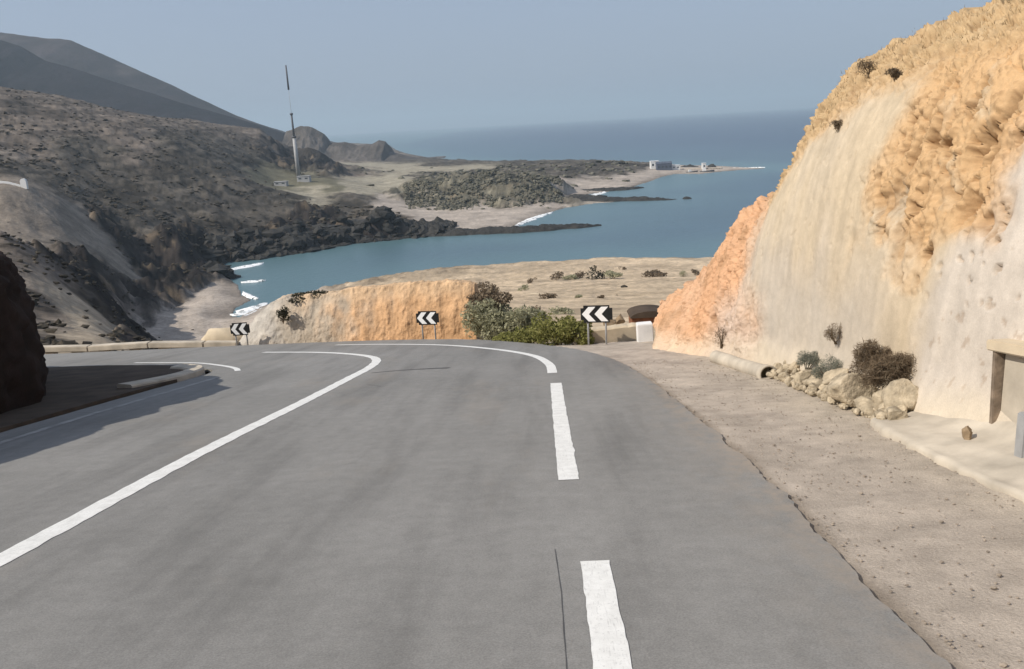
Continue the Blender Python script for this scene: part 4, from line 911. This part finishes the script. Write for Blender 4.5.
# ------------------------------------------------------------------ reefs and surf
def reef(pts, w, h, label, seed, name='reef'):
    P = np.array([lvl(x, y, SEA) for x, y in pts]); L = np.concatenate([[0], np.cumsum(np.linalg.norm(np.diff(P, axis=0), axis=1))]); n = max(40, int(L[-1]/.6)); s = np.linspace(0, L[-1], n)
    c_ = np.stack([np.interp(s, L, P[:, k]) for k in range(2)], 1); d = np.gradient(c_, axis=0); nr = np.stack([-d[:, 1], d[:, 0]], 1); nr /= np.linalg.norm(nr, axis=1)[:, None]
    t = np.linspace(-1, 1, 26); T, I = np.meshgrid(t, np.arange(n), indexing='ij'); T = T.ravel(); I = I.ravel(); taper = np.sin(np.clip(s/L[-1], .02, .98)*np.pi)**.35
    ww = w*taper*(1+.35*fbm(np.stack([s*.08+seed, s*0, s*0], 1), 3)); v = np.stack([c_[I, 0]+nr[I, 0]*T*ww[I], c_[I, 1]+nr[I, 1]*T*ww[I], SEA-.5+(h+.5)*taper[I]*(1-T**2)**.6], 1)
    v[:, 2] += fbm(v*.22+seed, 5)*h*.45+fbm(v*.9, 3)*h*.15
    o = link(name, np_mesh(name, v, grid_faces(len(t), n)), M['reef']); tag(o, label, 'reef', 'dark reefs in the bay'); return o
reef([(385, 241), (400, 238), (425, 236), (450, 234.5), (480, 233), (520, 231.5), (560, 228.5), (601, 225.5)], 5.0, 1.7, 'longest dark reef running out from the near beach into the bay', 1)
reef([(372, 241), (395, 237), (413, 233), (428, 234), (440, 236)], 6.5, 4.6, 'tall dark rock hump where the longest reef meets the shore', 2)
reef([(528, 200), (560, 200.5), (600, 201), (640, 200), (677, 199.5)], 6., 1.6, 'middle dark reef reaching furthest to the right below the terrace', 3)
reef([(563, 192), (590, 191.5), (620, 190), (645, 187.5)], 5., 1.3, 'thin dark reef nearest the far beach', 4)
reef([(682, 199), (692, 198.5)], 3., .9, 'tiny isolated dark rock off the middle reef', 5)
reef([(566, 196), (580, 197), (598, 197.5), (606, 196)], 4., 1.2, 'short dark reef between the middle reef and the far beach', 6)
def surf(px, w, seed, thick=.05, n=None):
    P = np.array([lvl(x, y, SEA) for x, y in px]); L = np.concatenate([[0], np.cumsum(np.linalg.norm(np.diff(P, axis=0), axis=1))]); k = max(30, int(L[-1]/.5)); s = np.linspace(0, L[-1], k)
    c_ = np.stack([np.interp(s, L, P[:, q_]) for q_ in range(2)], 1); d = np.gradient(c_, axis=0); nr = np.stack([-d[:, 1], d[:, 0]], 1); nr /= np.linalg.norm(nr, axis=1)[:, None]
    tp = np.sin(np.clip(s/L[-1], 0, 1)*np.pi)**.6*w; e1 = tp*(1+.7*fbm(np.stack([s*.25+seed, s*0, s*0], 1), 4)); e2 = tp*(1+.7*fbm(np.stack([s*.25+seed+40, s*0, s*0], 1), 4))
    t = np.linspace(-1, 1, 9); v = []
    for q_ in t:
        off = np.where(q_ < 0, q_*e1, q_*e2); z = SEA+.03+(1-q_*q_)*(.35+.2*fbm(np.stack([s*.6+seed, s*0+q_*2, s*0], 1), 3)); v.append(np.stack([c_[:, 0]+nr[:, 0]*off, c_[:, 1]+nr[:, 1]*off, z], 1))
    o = link('surf', np_mesh('surf', np.array(v).reshape(-1, 3), grid_faces(9, k)), M['foam'], sea); o['kind'] = 'stuff'
surf([(219, 272), (230, 270), (245, 267), (264, 263.5)], 2.2, 1.); surf([(241, 283), (252, 282), (266, 281)], 1.3, 2.)
surf([(243, 293), (250, 297), (258, 299.5)], 1.0, 3.); surf([(230, 316), (242, 314), (254, 308), (268, 304)], 2.2, 4.); surf([(243, 318), (256, 313), (263, 309)], .8, 8.)
surf([(514, 227), (527, 221), (540, 216), (553, 212.5)], 2.0, 5.); surf([(591, 196), (600, 193.5), (605, 192)], 2.4, 6.); surf([(725, 168.5), (745, 168), (765, 167.6)], .5, 7.)

# ------------------------------------------------------------------ harbour buildings, pier, mast, marker
def building(name, x0, x1, yt, yb, Y, m, label, roof=None, nwin=3, wm='window', depth=6., gable=False):
    p0 = at(x0, yb, Y); p1 = at(x1, yt, Y); w = p1[0]-p0[0]; h = abs(at((x0+x1)/2, yt, Y)[2]-at((x0+x1)/2, yb, Y)[2]); root = empty(name, (p0[0]+w/2, Y, at((x0+x1)/2, yb, Y)[2]))
    box_obj('wall', (0, depth/2, h/2-.5), (w, depth, h+1.0), m, root, None, .03)
    if gable:
        bm = bmesh.new(); vs_ = [bm.verts.new(q_) for q_ in ((-w/2-.2, -.2, h), (w/2+.2, -.2, h), (w/2+.2, depth/2, h+1.1), (-w/2-.2, depth/2, h+1.1), (w/2+.2, depth+.2, h), (-w/2-.2, depth+.2, h))]
        for f_ in ((0, 1, 2, 3), (3, 2, 4, 5), (0, 3, 5), (1, 4, 2), (0, 5, 4, 1)): bm.faces.new([vs_[i] for i in f_])
        bm_obj('roof', bm, roof or m, root)
    else: box_obj('roof', (0, depth/2, h+.12), (w+.4, depth+.4, .22), roof or m, root, None, .03)
    for k in range(nwin): box_obj('window', (-w/2+w*(k+.5)/nwin, -.03, h*.5), (w/nwin*.45, .08, h*.32), M[wm], root)
    tag(root, label, 'building', 'small buildings on the far spit'); return root
building('harbour_building', 651, 659, 161.5, 168, 566, M['wall_white'], 'brightest white building on the far spit', nwin=2)
building('harbour_building', 657, 672, 163.5, 170, 556, M['wall_blue'], 'blue-grey shed right of the bright white building', nwin=4, gable=True)
building('harbour_building', 702.5, 706, 163.4, 168.5, 556, M['wall_white'], 'small white tower hut near the end of the spit', nwin=1, depth=3.)
building('harbour_building', 672, 680, 165.5, 169, 558, M['wall_white'], 'low pale shed between the blue-grey shed and the pier', nwin=2, depth=4.)
reef([(678, 169.0), (690, 168.5), (702, 168.2)], 2.5, 2.0, 'dark breakwater beside the harbour sheds', 12, 'breakwater')
reef([(707, 168.0), (711, 168.0), (716, 168.2)], 2.2, 2.6, 'dark rock at the tip beside the white tower hut', 13, 'rock')
def boat(px, py, L, label, rot, seed):
    q = lvl(px, py, SEA); root = empty('boat', (q[0], q[1], SEA+.0), rot); n = 14
    bm = bmesh.new(); rows = []
    for i in range(n+1):
        t = i/n; hw = L*.14*math.sin(min(1, t*1.35+.18)*math.pi*.5)*(1 if t < .6 else max(.03, math.cos((t-.6)/.4*math.pi/2))); sh_ = .9+.5*t*t; x = (t-.5)*L
        rows.append([bm.verts.new(c_) for c_ in ((x, -hw, sh_), (x, -hw*.75, -.2), (x, hw*.75, -.2), (x, hw, sh_))])
    for r0, r1 in zip(rows, rows[1:]):
        for k in range(4): bm.faces.new((r0[k], r0[(k+1) % 4], r1[(k+1) % 4], r1[k]))
    bm.faces.new(rows[0]); bm.faces.new(rows[-1][::-1]); bm_obj('hull', bm, M['pole_dark'], root)
    box_obj('cabin', (-L*.18, 0, 1.5), (L*.24, L*.17, 1.3), M['wall_white'], root, None, .05)
    tag(root, label, 'boat', 'boats moored off the spit')
boat(692, 173.0, 7.5, 'left dark boat moored below the breakwater', .1, 1); boat(707, 172.3, 9., 'longer dark boat moored below the white tower hut', -.1, 2)
def pier():
    a_, b2 = lvl(676, 171.0, SEA), lvl(722, 169.7, SEA); root = empty('pier', tuple(a_)); d = Vector(b2-a_); L = d.length; ang = math.atan2(d.y, d.x)
    box_obj('deck', (d.x/2, d.y/2, 1.2), (L, 2.6, .35), M['concrete'], root, Matrix.Rotation(ang, 3, 'Z'), .03)
    for k in range(8):
        for sgn in (-1, 1):
            bm = bmesh.new(); q_ = d*((k+.5)/8); tube_bm(bm, [(q_.x-math.sin(ang)*sgn*1, q_.y+math.cos(ang)*sgn*1, -1.5), (q_.x-math.sin(ang)*sgn*1, q_.y+math.cos(ang)*sgn*1, 1.03)], .18, 8); bm_obj('pile', bm, M['concrete'], root)
    tag(root, 'long pale pier running right from the harbour sheds', 'pier')
pier()
def mast():
    Yp = 470.; b0 = at(299, 180, Yp); root = empty('mast', tuple(b0)); top = at(289, 64, Yp); k = (top[2]-b0[2])/116
    def z(py): return (180-py)*k
    def seg(name, y0, y1, r0, r1, m, n=10):
        bm = bmesh.new(); tube_bm(bm, [(0, 0, z(y0)), (0, 0, z(y1))], [r0, r1], n); return bm_obj(name, bm, m, root, True)
    seg('tower_base', 186, 176, 1.1, .9, M['pole_dark']); seg('lower_tube', 176, 136, 1.1, .95, M['pole_grey']); seg('middle_tube', 136, 113, .55, .48, M['pole_dark'])
    seg('slender_rod', 113, 89, .07, .07, M['pole_grey']); seg('top_antenna', 89, 65, .50, .38, M['pole_dark'])
    for py in (136, 113): seg('collar', py+1, py-1, 1.2 if py == 136 else .8, 1.2 if py == 136 else .8, M['pole_dark'])
    tag(root, 'very tall slender mast with pale lower tube and dark top antenna', 'mast')
mast()
building('hut', 297, 309, 176.5, 180.5, 440, M['pole_grey'], 'low white hut at the foot of the tall mast', nwin=2, depth=4.)
building('hut', 274, 286, 182, 185, 425, M['pole_grey'], 'flat pale shed left of the white hut near the mast', nwin=2, depth=4.)
def marker():
    Y = 213.; q = at(24, 184, Y); gz = ground_z(q[0], Y); root = empty('boundary_marker', (q[0], Y, gz-.2)); h = q[2]+1.5-gz
    bm = bmesh.new(); n = 10; w, hh = .75, 2.6
    pr = [(-w, 0), (w, 0)]+[(w*math.cos(k*math.pi/n), hh-w+w*math.sin(k*math.pi/n)) for k in range(n+1)]
    A = [bm.verts.new((x, -.35, z_)) for x, z_ in pr]; B = [bm.verts.new((x, .35, z_)) for x, z_ in pr]
    bm.faces.new(A); bm.faces.new(B[::-1])
    for i in range(len(pr)): bm.faces.new((A[i], B[i], B[(i+1) % len(pr)], A[(i+1) % len(pr)]))
    bm_obj('pillar', bm, M['wall_white'], root); tag(root, 'white round-topped marker stone on the crest of the sandy slope', 'marker stone')
    root2 = empty('boundary_wall', (q[0], Y, gz)); xs = np.linspace(-20, -1., 14); bm = bmesh.new(); rows = []
    for x in xs:
        g = ground_z(q[0]+x, Y+.3)-gz; rows.append([bm.verts.new(c_) for c_ in ((x, -.2, g-.5), (x, -.2, g+.5), (x, .2, g+.5), (x, .2, g-.5))])
    for r0, r1 in zip(rows, rows[1:]):
        for k in range(3): bm.faces.new((r0[k], r1[k], r1[k+1], r0[k+1]))
    bm.faces.new(rows[0]); bm.faces.new(rows[-1][::-1]); bm_obj('coping', bm, M['wall_white'], root2); tag(root2, 'thin pale wall running left from the white marker stone', 'wall')
marker()

# ------------------------------------------------------------------ haze over sea and hills
bm = bmesh.new(); bmesh.ops.create_cube(bm, size=1); bmesh.ops.scale(bm, vec=(46000, 20000, 300), verts=bm.verts[:]); bmesh.ops.translate(bm, vec=(0, 7800, 300/2-60), verts=bm.verts[:])
hz = bpy.data.materials.new('haze_air'); hz.use_nodes = True; ht = hz.node_tree; ht.nodes.clear(); ho = ht.nodes.new('ShaderNodeOutputMaterial'); pv = ht.nodes.new('ShaderNodeVolumePrincipled')
pv.inputs['Color'].default_value = (.68, .86, 1.0, 1); pv.inputs['Density'].default_value = .00018; pv.inputs['Anisotropy'].default_value = .1
ht.links.new(pv.outputs[0], ho.inputs['Volume'])
hazeo = bm_obj('haze', bm, hz); tag(hazeo, 'thin blue-grey sea haze over the bay and hills', 'haze', kind='stuff')
